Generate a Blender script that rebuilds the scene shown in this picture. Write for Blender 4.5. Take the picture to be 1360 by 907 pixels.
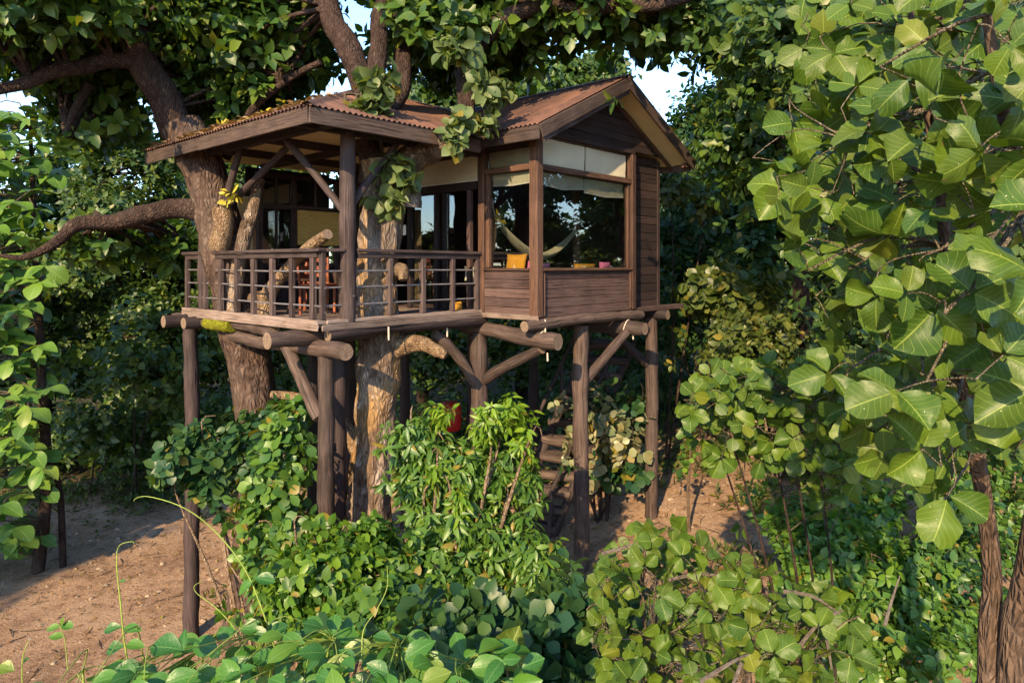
import bpy, bmesh, math, random
import numpy as np
from mathutils import Vector, Matrix, noise

R = math.radians
scene = bpy.context.scene
for o in list(bpy.data.objects):
    bpy.data.objects.remove(o)

# ------------------------------------------------------------------ camera, sky, sun, exposure
F, HY, CAMZ = 907.0, 352.0, 6.0
cam_d = bpy.data.cameras.new('camera'); cam = bpy.data.objects.new('camera', cam_d)
scene.collection.objects.link(cam); scene.camera = cam
cam.location = (0, 0, CAMZ); cam.rotation_euler = (R(90), 0, 0)
cam_d.sensor_width = 36; cam_d.lens = 36 * F / 1360
cam_d.shift_y = -(453.5 - HY) / 1360
cam_d.clip_start = 0.05; cam_d.clip_end = 2000

SUN_AZ, SUN_EL = R(200), R(27)          # clockwise from +Y
world = bpy.data.worlds.new('World'); scene.world = world; world.use_nodes = True
wn = world.node_tree.nodes; wl = world.node_tree.links; wn.clear()
sky = wn.new('ShaderNodeTexSky'); sky.sky_type = 'NISHITA'; sky.sun_disc = False
sky.sun_elevation = SUN_EL; sky.sun_rotation = SUN_AZ
sky.air_density = 1.0; sky.dust_density = .3; sky.ozone_density = 4.0
bg = wn.new('ShaderNodeBackground'); bg.inputs[1].default_value = 0.15
wo = wn.new('ShaderNodeOutputWorld')
wl.new(sky.outputs[0], bg.inputs[0]); wl.new(bg.outputs[0], wo.inputs[0])
sun_d = bpy.data.lights.new('sun', 'SUN'); sun = bpy.data.objects.new('sun', sun_d)
scene.collection.objects.link(sun)
sun_d.energy = 3.6; sun_d.angle = R(0.6); sun_d.color = (1.0, 0.73, 0.42)
sdir = Vector((math.sin(SUN_AZ) * math.cos(SUN_EL), math.cos(SUN_AZ) * math.cos(SUN_EL), math.sin(SUN_EL)))
sun.rotation_euler = sdir.to_track_quat('Z', 'Y').to_euler()
sun.location = sdir * 60

scene.view_settings.view_transform = 'Standard'; scene.view_settings.look = 'None'
scene.view_settings.exposure = 1.9; scene.view_settings.gamma = 1
cy = scene.cycles
cy.max_bounces = 7; cy.diffuse_bounces = 4; cy.glossy_bounces = 3; cy.transmission_bounces = 4
cy.transparent_max_bounces = 8; cy.caustics_reflective = False; cy.caustics_refractive = False
cy.use_denoising = True; cy.use_adaptive_sampling = False
try:
    cy.denoiser = 'OPENIMAGEDENOISE'; cy.denoising_input_passes = 'RGB_ALBEDO_NORMAL'
except Exception:
    pass

# ------------------------------------------------------------------ helpers
COL = scene.collection
UP = Vector((0, 0, 1))


def P(x, y, d):
    return Vector(((x - 680) / F * d, d, CAMZ - (y - HY) / F * d))


def ground_z(x, y):
    s = x + 5.1
    z = 0.165 * s if s > 0 else 0.03 * s
    if x > 6: z -= 0.10 * (x - 6)
    z = max(-1.2, min(3.0, z)) + 0.012 * max(0.0, y - 11)
    z += 0.10 * noise.noise(Vector((x * .35, y * .35, 0))) + 0.05 * noise.noise(Vector((x * 1.3, y * 1.3, 4))) + .022 * noise.noise(Vector((x * 4.1, y * 4.1, 9)))
    return z


def tag(o, label=None, cat=None, group=None, kind=None):
    if label: o['label'] = label
    if cat: o['category'] = cat
    if group: o['group'] = group
    if kind: o['kind'] = kind
    return o


def empty(name, loc=(0, 0, 0), rz=0.0, label=None, cat=None, group=None, parent=None):
    o = bpy.data.objects.new(name, None); COL.objects.link(o)
    o.location = loc; o.rotation_euler = (0, 0, rz); o.empty_display_size = .2
    if parent: o.parent = parent
    return tag(o, label, cat, group)


def link(name, me, parent=None, mat=None):
    o = bpy.data.objects.new(name, me); COL.objects.link(o)
    if parent is not None: o.parent = parent
    if mat is not None and len(me.materials) == 0: me.materials.append(mat)
    return o


def mesh_from(name, V, loops, totals, uv=None, tint=None, mats=(), midx=None, smooth=True):
    me = bpy.data.meshes.new(name)
    V = np.asarray(V, np.float32); loops = np.asarray(loops, np.int32); totals = np.asarray(totals, np.int32)
    me.vertices.add(len(V)); me.vertices.foreach_set('co', V.ravel())
    me.loops.add(len(loops)); me.loops.foreach_set('vertex_index', loops)
    me.polygons.add(len(totals))
    starts = np.concatenate([[0], np.cumsum(totals)[:-1]]).astype(np.int32)
    me.polygons.foreach_set('loop_start', starts)
    me.polygons.foreach_set('loop_total', totals)
    me.polygons.foreach_set('use_smooth', np.full(len(totals), smooth, bool))
    if midx is not None: me.polygons.foreach_set('material_index', np.asarray(midx, np.int32))
    if uv is not None:
        l = me.uv_layers.new(name='UVMap'); l.data.foreach_set('uv', np.asarray(uv, np.float32).ravel())
    if tint is not None:
        a = me.attributes.new('tint', 'FLOAT', 'POINT'); a.data.foreach_set('value', np.asarray(tint, np.float32))
    for m in mats: me.materials.append(m)
    me.update(calc_edges=True); me.validate()
    return me


class MB:
    """collects shapes with uv; build() links ONE mesh object"""
    def __init__(s):
        s.V = []; s.L = []; s.T = []; s.UV = []; s.M = []

    def face(s, idx, uvs, m=0):
        s.L += idx; s.T.append(len(idx)); s.UV += uvs; s.M.append(m)

    def beam(s, p0, p1, w, h, up=UP, c=0.006, jit=0.003, rng=random, m=0):
        """chamfered board from p0 to p1: w across, h along up"""
        p0, p1 = Vector(p0), Vector(p1); d = p1 - p0; L = d.length; d.normalize()
        up = Vector(up); side = up.cross(d).normalized(); up2 = d.cross(side).normalized()
        mid = (p0 + p1) / 2; hx, hy, hz = L / 2, w / 2, h / 2
        c = min(c, hy * .5, hz * .5)
        b = len(s.V); o1, o2 = rng.random() * 9, rng.random() * 9
        idx = {}
        for sx in (-1, 1):
            for sy in (-1, 1):
                for sz in (-1, 1):
                    jx = Vector([(rng.random() - .5) * 2 * jit for _ in range(3)])
                    for a in range(3):
                        q = [sx * (hx - (c if a != 0 else 0)), sy * (hy - (c if a != 1 else 0)), sz * (hz - (c if a != 2 else 0))]
                        idx[(sx, sy, sz, a)] = (len(s.V), q)
                        s.V.append(mid + d * q[0] + side * q[1] + up2 * q[2] + jx)

        def add(keys, ax):
            ids = [idx[k][0] for k in keys]; uv = []
            for k in keys:
                q = idx[k][1]
                if ax == 0: uv.append((o1 + q[1] * .2, o2 + q[2]))
                elif ax == 1: uv.append((o1 + q[0], o2 + q[2]))
                else: uv.append((o1 + q[0], o2 + q[1]))
            s.face(ids, uv, m)
        S = (-1, 1)
        for e in S:
            f = [(e, -1, -1, 0), (e, 1, -1, 0), (e, 1, 1, 0), (e, -1, 1, 0)]; add(f if e > 0 else f[::-1], 0)
            f = [(-1, e, -1, 1), (-1, e, 1, 1), (1, e, 1, 1), (1, e, -1, 1)]; add(f if e > 0 else f[::-1], 1)
            f = [(-1, -1, e, 2), (1, -1, e, 2), (1, 1, e, 2), (-1, 1, e, 2)]; add(f if e > 0 else f[::-1], 2)
        for a in S:
            for e in S:
                f = [(-1, a, e, 1), (1, a, e, 1), (1, a, e, 2), (-1, a, e, 2)]; add(f if a * e < 0 else f[::-1], 1)
                f = [(a, -1, e, 0), (a, 1, e, 0), (a, 1, e, 2), (a, -1, e, 2)]; add(f if a * e > 0 else f[::-1], 2)
                f = [(a, e, -1, 0), (a, e, 1, 0), (a, e, 1, 1), (a, e, -1, 1)]; add(f if a * e < 0 else f[::-1], 1)
                for g in S:
                    f = [(a, e, g, 0), (a, e, g, 1), (a, e, g, 2)]; add(f if a * e * g > 0 else f[::-1], 0)
        return s

    def tube(s, pts, rad, sides=12, rough=0.0, freq=3.0, seed=0, cap=True, capm=0, m=0, lump=None):
        pts = [Vector(p) for p in pts]; n = len(pts)
        t0 = (pts[1] - pts[0]).normalized()
        ref = Vector((1, 0, 0)) if abs(t0.x) < .8 else Vector((0, 1, 0))
        nx = (ref - t0 * ref.dot(t0)).normalized()
        b = len(s.V); ln = 0.0; o1 = (seed * 1.37) % 7
        lens = []
        for i in range(n):
            t = (pts[min(i + 1, n - 1)] - pts[max(i - 1, 0)]).normalized()
            nx = (nx - t * nx.dot(t)).normalized(); ny = t.cross(nx)
            if i: ln += (pts[i] - pts[i - 1]).length
            lens.append(ln)
            r = rad[i] if hasattr(rad, '__len__') else rad
            for k in range(sides):
                a = 2 * math.pi * k / sides
                e = nx * math.cos(a) + ny * math.sin(a)
                rr = r
                if rough:
                    q = (pts[i] + e * r) * freq + Vector((seed * 3.1, seed, 0))
                    rr *= 1 + rough * noise.noise(q) + rough * .5 * noise.noise(q * 2.7)
                    if lump and r > .2:
                        rr *= 1 + .07 * (abs(noise.noise(Vector((math.cos(a) * 3.2, math.sin(a) * 3.2 + seed, ln * .9)))) * 2 - .5) + .035 * noise.noise(Vector((math.cos(a) * 9, math.sin(a) * 9, ln * 3 + seed)))
                    if lump: rr *= 1 + lump * abs(noise.noise(Vector((a * 1.3, seed, ln * .35))))
                s.V.append(pts[i] + e * rr)
        for i in range(n - 1):
            r = rad[i] if hasattr(rad, '__len__') else rad
            cc = 2 * math.pi * (rad[0] if hasattr(rad, '__len__') else rad)
            for k in range(sides):
                k2 = (k + 1) % sides
                a = [b + i * sides + k, b + i * sides + k2, b + (i + 1) * sides + k2, b + (i + 1) * sides + k]
                u = [(o1 + lens[i], cc * k / sides), (o1 + lens[i], cc * (k + 1) / sides), (o1 + lens[i + 1], cc * (k + 1) / sides), (o1 + lens[i + 1], cc * k / sides)]
                s.face(a, u, m)
        if cap:
            for i, rev in ((0, True), (n - 1, False)):
                ids = [b + i * sides + k for k in range(sides)]
                uv = [(.5 + .5 * math.cos(2 * math.pi * k / sides), .5 + .5 * math.sin(2 * math.pi * k / sides)) for k in range(sides)]
                # inner vertex fan, so that the cut end has its own vertices
                base = len(s.V)
                for k in range(sides): s.V.append(s.V[ids[k]].copy())
                ids2 = [base + k for k in range(sides)]
                if rev: ids2 = ids2[::-1]; uv = uv[::-1]
                s.face(ids2, uv, capm)
        return s

    def build(s, name, mats, parent=None, smooth=False):
        if not isinstance(mats, (list, tuple)): mats = [mats]
        me = mesh_from(name, [tuple(v) for v in s.V], s.L, s.T, s.UV, None, mats, s.M, smooth)
        return link(name, me, parent)


def board(name, parent, mat, p0, p1, w, h, up=UP, **k):
    return MB().beam(p0, p1, w, h, up, **k).build(name, mat, parent)


def smooth_path(pts, rad, n):
    """Catmull-Rom resample"""
    pts = [Vector(p) for p in pts]; m = len(pts); out = []; ro = []
    for i in range(n):
        t = i / (n - 1) * (m - 1); k = min(int(t), m - 2); f = t - k
        p0, p1, p2, p3 = pts[max(k - 1, 0)], pts[k], pts[k + 1], pts[min(k + 2, m - 1)]
        out.append(.5 * ((2 * p1) + (p2 - p0) * f + (2 * p0 - 5 * p1 + 4 * p2 - p3) * f * f + (3 * p1 - p0 - 3 * p2 + p3) * f ** 3))
        ro.append(rad[k] * (1 - f) + rad[k + 1] * f)
    return out, ro


def log(name, parent, p0, p1, r0, r1=None, mats=None, seed=0, sides=16, bend=.04):
    r1 = r1 or r0; p0, p1 = Vector(p0), Vector(p1)
    rr = random.Random(seed); off = Vector((rr.uniform(-1, 1), rr.uniform(-1, 1), rr.uniform(-1, 1))) * bend
    n = max(8, int((p1 - p0).length / .12)); pts = []; rad = []
    for i in range(n + 1):
        t = i / n; pts.append(p0.lerp(p1, t) + off * math.sin(t * math.pi) + off.yzx * .5 * math.sin(t * 2 * math.pi)); rad.append(r0 + (r1 - r0) * t)
    rad[0] *= .93; rad[-1] *= .93
    o = MB().tube(pts, rad, sides + 4, .21, 3.0, seed, True, 1).build(name, mats or [M['log'], M['log_end']], parent, True)
    for p in o.data.polygons:
        if p.material_index == 1: p.use_smooth = False
    return o


def limb(name, parent, pts, rad, mat, n=24, sides=14, rough=.12, freq=1.6, seed=1, lump=None, cap=True, capm=None, off=Vector((0, 0, 0))):
    q, r = smooth_path(pts, rad, n)
    if n >= 18 and name == 'limb': q = [v + Vector([noise.noise(v * 1.6 + Vector((k * 7 + seed, 0, 0))) for k in range(3)]) * r[i] * .9 for i, v in enumerate(q)]
    q = [v - off for v in q]
    mats = [mat] if capm is None else [mat, capm]
    return MB().tube(q, r, sides, rough, freq, seed, cap, 0 if capm is None else 1, 0, lump).build(name, mats, parent, True)


# ------------------------------------------------------------------ materials
M = {}


def newmat(name):
    m = bpy.data.materials.new(name); m.use_nodes = True
    nt = m.node_tree; nt.nodes.clear()
    o = nt.nodes.new('ShaderNodeOutputMaterial'); p = nt.nodes.new('ShaderNodeBsdfPrincipled')
    nt.links.new(p.outputs[0], o.inputs[0])
    return m, nt, p, o


def N(nt, t, **k):
    n = nt.nodes.new(t)
    for a, v in k.items(): setattr(n, a, v)
    return n


def math_n(nt, op, a, b=None, clamp=False):
    n = nt.nodes.new('ShaderNodeMath'); n.operation = op; n.use_clamp = clamp
    for i, v in enumerate((a, b)):
        if v is None: continue
        if isinstance(v, (int, float)): n.inputs[i].default_value = v
        else: nt.links.new(v, n.inputs[i])
    return n.outputs[0]


def ramp(nt, fac, stops):
    r = nt.nodes.new('ShaderNodeValToRGB'); e = r.color_ramp.elements
    e[0].position, e[0].color = stops[0][0], (*stops[0][1], 1)
    e[1].position, e[1].color = stops[-1][0], (*stops[-1][1], 1)
    for p, c in stops[1:-1]:
        x = e.new(p); x.color = (*c, 1)
    nt.links.new(fac, r.inputs[0]); return r.outputs[0]


def mixc(nt, fac, a, b, blend='MIX'):
    n = nt.nodes.new('ShaderNodeMix'); n.data_type = 'RGBA'; n.blend_type = blend
    if isinstance(fac, (int, float)): n.inputs[0].default_value = fac
    else: nt.links.new(fac, n.inputs[0])
    for i, v in ((6, a), (7, b)):
        if isinstance(v, tuple): n.inputs[i].default_value = (*v, 1)
        else: nt.links.new(v, n.inputs[i])
    return n.outputs[2]


def tex_noise(nt, vec, scale, detail=4, rough=.55, dist=0):
    n = N(nt, 'ShaderNodeTexNoise'); n.inputs['Scale'].default_value = scale
    n.inputs['Detail'].default_value = detail; n.inputs['Roughness'].default_value = rough; n.inputs['Distortion'].default_value = dist
    nt.links.new(vec, n.inputs['Vector']); return n.outputs[0]


def mapping(nt, vec, scale):
    n = N(nt, 'ShaderNodeMapping'); n.inputs['Scale'].default_value = scale
    nt.links.new(vec, n.inputs[0]); return n.outputs[0]


def bump(nt, p, h, strength, dist=.01):
    b = N(nt, 'ShaderNodeBump'); b.inputs['Strength'].default_value = strength; b.inputs['Distance'].default_value = dist
    nt.links.new(h, b.inputs['Height']); nt.links.new(b.outputs[0], p.inputs['Normal'])


def wood(name, dark, mid, light, rough=.75, grain=1.0, weather=.35):
    m, nt, p, o = newmat(name)
    tc = N(nt, 'ShaderNodeTexCoord'); oi = N(nt, 'ShaderNodeObjectInfo')
    uv = tc.outputs['UV']
    g = tex_noise(nt, mapping(nt, uv, (1.2, 26 * grain, 1)), 2.2, 6, .65, .3)
    f = tex_noise(nt, mapping(nt, uv, (3, 90 * grain, 1)), 2.0, 3, .6)
    b = tex_noise(nt, tc.outputs['Object'], 2.3, 5, .6)
    fac = math_n(nt, 'ADD', math_n(nt, 'MULTIPLY', g, .75), math_n(nt, 'MULTIPLY', f, .25))
    fac = math_n(nt, 'ADD', fac, math_n(nt, 'MULTIPLY', math_n(nt, 'SUBTRACT', oi.outputs['Random'], .5), .20))
    c = ramp(nt, fac, [(.36, dark), (.5, mid), (.66, light)])
    ck = tex_noise(nt, mapping(nt, uv, (.7, 30 * grain, 1)), 1.5, 3, .5, .6)
    ck = math_n(nt, 'MULTIPLY', math_n(nt, 'SUBTRACT', ck, .60, True), 14.0, True)
    c = mixc(nt, math_n(nt, 'MULTIPLY', ck, .75), c, tuple(x * .35 for x in dark))
    stn = tex_noise(nt, tc.outputs['Object'], 1.1, 6, .7, .5)
    c = mixc(nt, math_n(nt, 'MULTIPLY', math_n(nt, 'SUBTRACT', stn, .50, True), 2.4, True), c, tuple(x * .6 for x in dark))
    grey = ramp(nt, b, [(.35, (0, 0, 0)), (.75, (1, 1, 1))])
    gs = N(nt, 'ShaderNodeSeparateColor'); nt.links.new(grey, gs.inputs[0])
    c = mixc(nt, math_n(nt, 'MULTIPLY', gs.outputs[0], weather), c, (light[0] * 1.25 + .02, light[1] * 1.3 + .02, light[2] * 1.45 + .02))
    nt.links.new(c, p.inputs['Base Color'])
    p.inputs['Roughness'].default_value = rough; p.inputs['Specular IOR Level'].default_value = .3
    bump(nt, p, math_n(nt, 'SUBTRACT', fac, math_n(nt, 'MULTIPLY', ck, .8)), .8, .014)
    M[name] = m; return m


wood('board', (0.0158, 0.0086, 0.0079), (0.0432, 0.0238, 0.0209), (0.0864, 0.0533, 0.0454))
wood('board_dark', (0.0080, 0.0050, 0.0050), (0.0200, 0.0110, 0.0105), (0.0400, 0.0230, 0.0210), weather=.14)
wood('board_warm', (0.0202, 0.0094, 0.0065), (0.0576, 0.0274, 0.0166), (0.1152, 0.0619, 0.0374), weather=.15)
wood('fascia', (0.0158, 0.0101, 0.0079), (0.0432, 0.0266, 0.0202), (0.0900, 0.0605, 0.0446), weather=.25)
wood('rail', (0.0144, 0.0086, 0.0079), (0.0396, 0.0259, 0.0238), (0.0864, 0.0605, 0.0554), weather=.3)
wood('log', (0.0144, 0.0086, 0.0072), (0.0432, 0.0274, 0.0216), (0.0936, 0.0648, 0.0518), grain=.5, weather=.25)
wood('post_dark', (0.0101, 0.0065, 0.0065), (0.0259, 0.0166, 0.0166), (0.0504, 0.0331, 0.0317), grain=.5, weather=.2)
wood('deck_edge', (0.0432, 0.0274, 0.0216), (0.1224, 0.0850, 0.0648), (0.2304, 0.1764, 0.1440), weather=.4)
wood('red_chair', (0.0800, 0.0200, 0.0100), (0.1700, 0.0450, 0.0180), (0.2700, 0.0850, 0.0350), rough=.5, weather=.1)


def end_grain():
    m, nt, p, o = newmat('log_end'); tc = N(nt, 'ShaderNodeTexCoord')
    sp = N(nt, 'ShaderNodeVectorMath', operation='DISTANCE'); nt.links.new(tc.outputs['UV'], sp.inputs[0]); sp.inputs[1].default_value = (.5, .48, 0)
    n = tex_noise(nt, tc.outputs['UV'], 5, 4)
    d = math_n(nt, 'ADD', sp.outputs['Value'], math_n(nt, 'MULTIPLY', n, .12))
    w = math_n(nt, 'SINE', math_n(nt, 'MULTIPLY', d, 70))
    c = ramp(nt, math_n(nt, 'MULTIPLY_ADD' if False else 'ADD', math_n(nt, 'MULTIPLY', w, .2), n), [(.2, (.05, .032, .022)), (.5, (.13, .088, .06)), (.85, (.22, .16, .11))])
    nt.links.new(c, p.inputs['Base Color']); p.inputs['Roughness'].default_value = .85
    bump(nt, p, w, .3, .004); M['log_end'] = m


end_grain()


def bark(name, cols, scale=1.0, lichen=.5, sun_gold=None):
    m, nt, p, o = newmat(name); tc = N(nt, 'ShaderNodeTexCoord')
    ob = tc.outputs['Object']
    st = mapping(nt, ob, (1, 1, .45))
    a = tex_noise(nt, st, 9 * scale, 8, .68, .6)
    v = N(nt, 'ShaderNodeTexVoronoi', feature='DISTANCE_TO_EDGE'); v.inputs['Scale'].default_value = 19 * scale
    nt.links.new(mixc(nt, .25, st, N(nt, 'ShaderNodeTexNoise').outputs[1]), v.inputs['Vector'])
    crack = math_n(nt, 'MULTIPLY', v.outputs[0], 3.0, True)
    big = tex_noise(nt, mapping(nt, ob, (1, 1, .55)), 1.7, 4, .6)
    c = ramp(nt, a, [(.30, cols[0]), (.5, cols[1]), (.72, cols[2])])
    li = math_n(nt, 'MULTIPLY', math_n(nt, 'SUBTRACT', big, .48, True), 5 * lichen, True)
    c = mixc(nt, li, c, cols[3])
    if sun_gold:
        big2 = tex_noise(nt, mapping(nt, ob, (1.4, 1.4, .5)), 1.3, 4, .6, .5)
        gfac = math_n(nt, 'MULTIPLY', math_n(nt, 'SUBTRACT', big2, .50, True), 6.0, True)
        c = mixc(nt, math_n(nt, 'MULTIPLY', gfac, .8), c, sun_gold)  # golden sunlight painted into the bark colour as patches
    m1 = tex_noise(nt, mapping(nt, ob, (1, 1, .6)), 6.5 * scale, 8, .72, .3)
    c = mixc(nt, math_n(nt, 'MULTIPLY', math_n(nt, 'SUBTRACT', m1, .56, True), 12 * lichen, True), c, tuple(min(1, x * 1.25) for x in cols[3]))
    m2 = tex_noise(nt, mapping(nt, ob, (1, 1, .7)), 4.2 * scale, 8, .7, .3)
    c = mixc(nt, math_n(nt, 'MULTIPLY', math_n(nt, 'SUBTRACT', m2, .57, True), 9.0, True), c, tuple(x * .9 for x in cols[0]))
    c = mixc(nt, math_n(nt, 'MULTIPLY', math_n(nt, 'SUBTRACT', 1.0, crack), .5), c, cols[0])
    nt.links.new(c, p.inputs['Base Color']); p.inputs['Roughness'].default_value = .9; p.inputs['Specular IOR Level'].default_value = .15
    h = math_n(nt, 'ADD', math_n(nt, 'MULTIPLY', crack, .8), a)
    bump(nt, p, h, .9, .03); M[name] = m


bark('bark_main', [(.032, .020, .014), (.125, .085, .058), (.25, .19, .14), (.33, .28, .235)], 1.0, .9, sun_gold=(.42, .235, .075))
bark('bark_side', [(.018, .011, .009), (.070, .044, .033), (.14, .096, .074), (.17, .135, .115)], 1.0, .5)
bark('bark_dark', [(.014, .009, .008), (.045, .028, .022), (.085, .056, .044), (.10, .075, .06)], 1.3, .3)
bark('bark_pale', [(.07, .045, .03), (.22, .15, .095), (.36, .27, .18), (.38, .31, .24)], 2.5, .4)
bark('stem_smooth', [(.05, .032, .022), (.095, .062, .042), (.145, .10, .068), (.16, .125, .10)], 1.6, .35)
bark('bark_cut', [(.06, .038, .022), (.23, .15, .085), (.37, .27, .165), (.36, .29, .21)], 1.2, .4)
bark('twig', [(.06, .045, .03), (.16, .13, .085), (.28, .24, .165), (.30, .27, .21)], 4, .4)


bark('twig_pale', [(.14, .11, .085), (.34, .28, .22), (.50, .43, .35), (.5, .45, .4)], 4, .4)


def leafmat(name, cols, trans=.32, rough=.42, spec=.35, veins=False, vein_col=(.30, .36, .12), specks=False, tcol=1.6, accent=(.17, .14, .022)):
    m, nt, p, o = newmat(name)
    at = N(nt, 'ShaderNodeAttribute'); at.attribute_name = 'tint'
    oi = N(nt, 'ShaderNodeObjectInfo')
    fac = math_n(nt, 'FRACT', math_n(nt, 'ADD', at.outputs['Fac'], oi.outputs['Random']))
    k = len(cols); c = ramp(nt, fac, [((i / (k - 1)) * .94 + .005, cols[i]) for i in range(k)] + [(.958, cols[-1]), (.968, accent), (1.0, accent)])
    if veins or specks:
        tc = N(nt, 'ShaderNodeTexCoord'); sx = N(nt, 'ShaderNodeSeparateXYZ'); nt.links.new(tc.outputs['UV'], sx.inputs[0])
        u, v = sx.outputs[0], sx.outputs[1]
        a = math_n(nt, 'MULTIPLY', math_n(nt, 'ABSOLUTE', math_n(nt, 'SUBTRACT', v, .5)), 2)
        mid = math_n(nt, 'LESS_THAN', a, .035)
        lat = math_n(nt, 'FRACT', math_n(nt, 'MULTIPLY', math_n(nt, 'SUBTRACT', u, math_n(nt, 'MULTIPLY', a, .30)), 7))
        lat = math_n(nt, 'LESS_THAN', math_n(nt, 'ABSOLUTE', math_n(nt, 'SUBTRACT', lat, .5)), .045)
        vv = math_n(nt, 'MAXIMUM', mid, math_n(nt, 'MULTIPLY', lat, .55))
        mott = tex_noise(nt, tc.outputs['UV'], 6, 4, .6)
        c = mixc(nt, math_n(nt, 'MULTIPLY', mott, .22), c, mixc(nt, .5, cols[-1], vein_col))
        c = mixc(nt, math_n(nt, 'MULTIPLY', vv, .6), c, vein_col)
        if specks:
            of = N(nt, 'ShaderNodeVectorMath', operation='ADD'); nt.links.new(tc.outputs['UV'], of.inputs[0]); nt.links.new(oi.outputs['Location'], of.inputs[1])
            vo = N(nt, 'ShaderNodeTexVoronoi'); vo.inputs['Scale'].default_value = 9; nt.links.new(of.outputs[0], vo.inputs['Vector'])
            sc = N(nt, 'ShaderNodeSeparateColor'); nt.links.new(vo.outputs['Color'], sc.inputs[0])
            s_ = math_n(nt, 'MULTIPLY', math_n(nt, 'LESS_THAN', vo.outputs['Distance'], .12), math_n(nt, 'LESS_THAN', sc.outputs[0], .10))
            c = mixc(nt, math_n(nt, 'MULTIPLY', s_, .7), c, (.5, .5, .32))
            br = math_n(nt, 'GREATER_THAN', tex_noise(nt, of.outputs[0], 2.1, 5, .7), .70)
            c = mixc(nt, math_n(nt, 'MULTIPLY', br, .75), c, (.12, .07, .03))
        h = math_n(nt, 'SUBTRACT', math_n(nt, 'MULTIPLY', mott, .6), vv)
        bump(nt, p, h, .35, .01)
    nt.links.new(c, p.inputs['Base Color'])
    p.inputs['Roughness'].default_value = rough; p.inputs['Specular IOR Level'].default_value = spec
    tr = N(nt, 'ShaderNodeBsdfTranslucent')
    tb = mixc(nt, 1.0, c, (tcol, tcol * .95, .5), 'MULTIPLY'); nt.links.new(tb, tr.inputs[0])
    mx = N(nt, 'ShaderNodeMixShader'); mx.inputs[0].default_value = trans
    nt.links.new(p.outputs[0], mx.inputs[1]); nt.links.new(tr.outputs[0], mx.inputs[2]); nt.links.new(mx.outputs[0], o.inputs[0])
    M[name] = m; return m


leafmat('leaf_canopy', [(.024, .058, .009), (.048, .10, .012), (.032, .080, .022), (.090, .14, .014), (.03, .07, .012)], accent=(.10, .12, .015))
leafmat('leaf_forest', [(.022, .052, .014), (.040, .082, .016), (.070, .115, .018), (.024, .062, .024), (.085, .12, .018)], accent=(.10, .12, .018))
leafmat('leaf_teal', [(.014, .048, .020), (.024, .070, .024), (.042, .088, .022), (.016, .055, .028), (.05, .095, .016)], spec=.3)
leafmat('leaf_olive', [(.035, .060, .012), (.065, .09, .016), (.045, .075, .014), (.11, .125, .024), (.03, .055, .016)])
leafmat('leaf_bright', [(.040, .105, .012), (.07, .155, .014), (.12, .21, .016), (.035, .09, .014), (.055, .12, .01)], trans=.38)
leafmat('leaf_lime', [(.075, .165, .012), (.12, .225, .015), (.165, .25, .02), (.055, .125, .012)], trans=.40)
leafmat('leaf_mango', [(.038, .095, .014), (.060, .135, .018), (.10, .18, .022), (.036, .10, .024)], rough=.42, spec=.4)
leafmat('leaf_pale', [(.15, .18, .09), (.24, .25, .14), (.32, .30, .18), (.10, .14, .07), (.26, .20, .09)])
leafmat('leaf_dusty', [(.055, .090, .028), (.085, .125, .036), (.12, .155, .055), (.045, .085, .03)], rough=.5)
leafmat('leaf_butea', [(.020, .055, .006), (.036, .080, .006), (.066, .110, .006), (.022, .062, .010), (.052, .080, .008), (.032, .074, .006)], trans=.24, rough=.42, spec=.24, accent=(.10, .12, .012), veins=True, vein_col=(.21, .27, .055), specks=True)
leafmat('leaf_butea_cloud', [(.05, .095, .024), (.08, .135, .028), (.11, .165, .04), (.045, .085, .03)], rough=.4)
leafmat('leaf_teak', [(.045, .125, .018), (.075, .175, .020), (.13, .23, .025), (.035, .105, .030)], accent=(.12, .18, .02), veins=True, vein_col=(.22, .32, .10))
leafmat('leaf_glossy', [(.010, .070, .012), (.020, .10, .014), (.040, .135, .012), (.075, .16, .012)], rough=.33, spec=.4, accent=(.11, .16, .014), veins=True, vein_col=(.16, .28, .08))
leafmat('leaf_dry', [(.16, .09, .035), (.25, .15, .06), (.12, .065, .03), (.32, .22, .10)], trans=.15, rough=.8)
leafmat('leaf_yellow', [(.35, .30, .03), (.42, .36, .05), (.28, .28, .04)])


def plain(name, col, rough=.6, metal=0.0, spec=.4, var=.0, scale=8):
    m, nt, p, o = newmat(name); p.inputs['Roughness'].default_value = rough; p.inputs['Metallic'].default_value = metal
    p.inputs['Specular IOR Level'].default_value = spec
    if var:
        tc = N(nt, 'ShaderNodeTexCoord'); n = tex_noise(nt, tc.outputs['Object'], scale, 5, .6)
        c = ramp(nt, n, [(.3, tuple(x * (1 - var) for x in col)), (.7, tuple(min(1, x * (1 + var)) for x in col))])
        nt.links.new(c, p.inputs['Base Color']); bump(nt, p, n, .2, .01)
    else: p.inputs['Base Color'].default_value = (*col, 1)
    M[name] = m; return m


plain('soffit', (.50, .40, .21), .8, var=.15, scale=3)
plain('rod', (.20, .19, .20), .5, .6, var=.2)
plain('orange_cloth', (.55, .25, .02), .9, var=.12, scale=20)
plain('pink_cloth', (.62, .16, .30), .9, var=.3, scale=30)
plain('white_cloth', (.62, .58, .52), .9, var=.1, scale=12)
plain('hammock_cloth', (.28, .25, .17), .95, var=.25, scale=40)
plain('red_paint', (.45, .012, .012), .45, var=.15)
plain('iron', (.10, .085, .08), .6, .7, var=.2)
plain('string', (.45, .38, .30), .9)
plain('stone', (.22, .17, .12), .95, var=.35, scale=14)
plain('moss', (.10, .105, .008), 1.0, spec=.1, var=.6, scale=26)
plain('tendril', (.16, .22, .035), .6, var=.3, scale=20)


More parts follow.
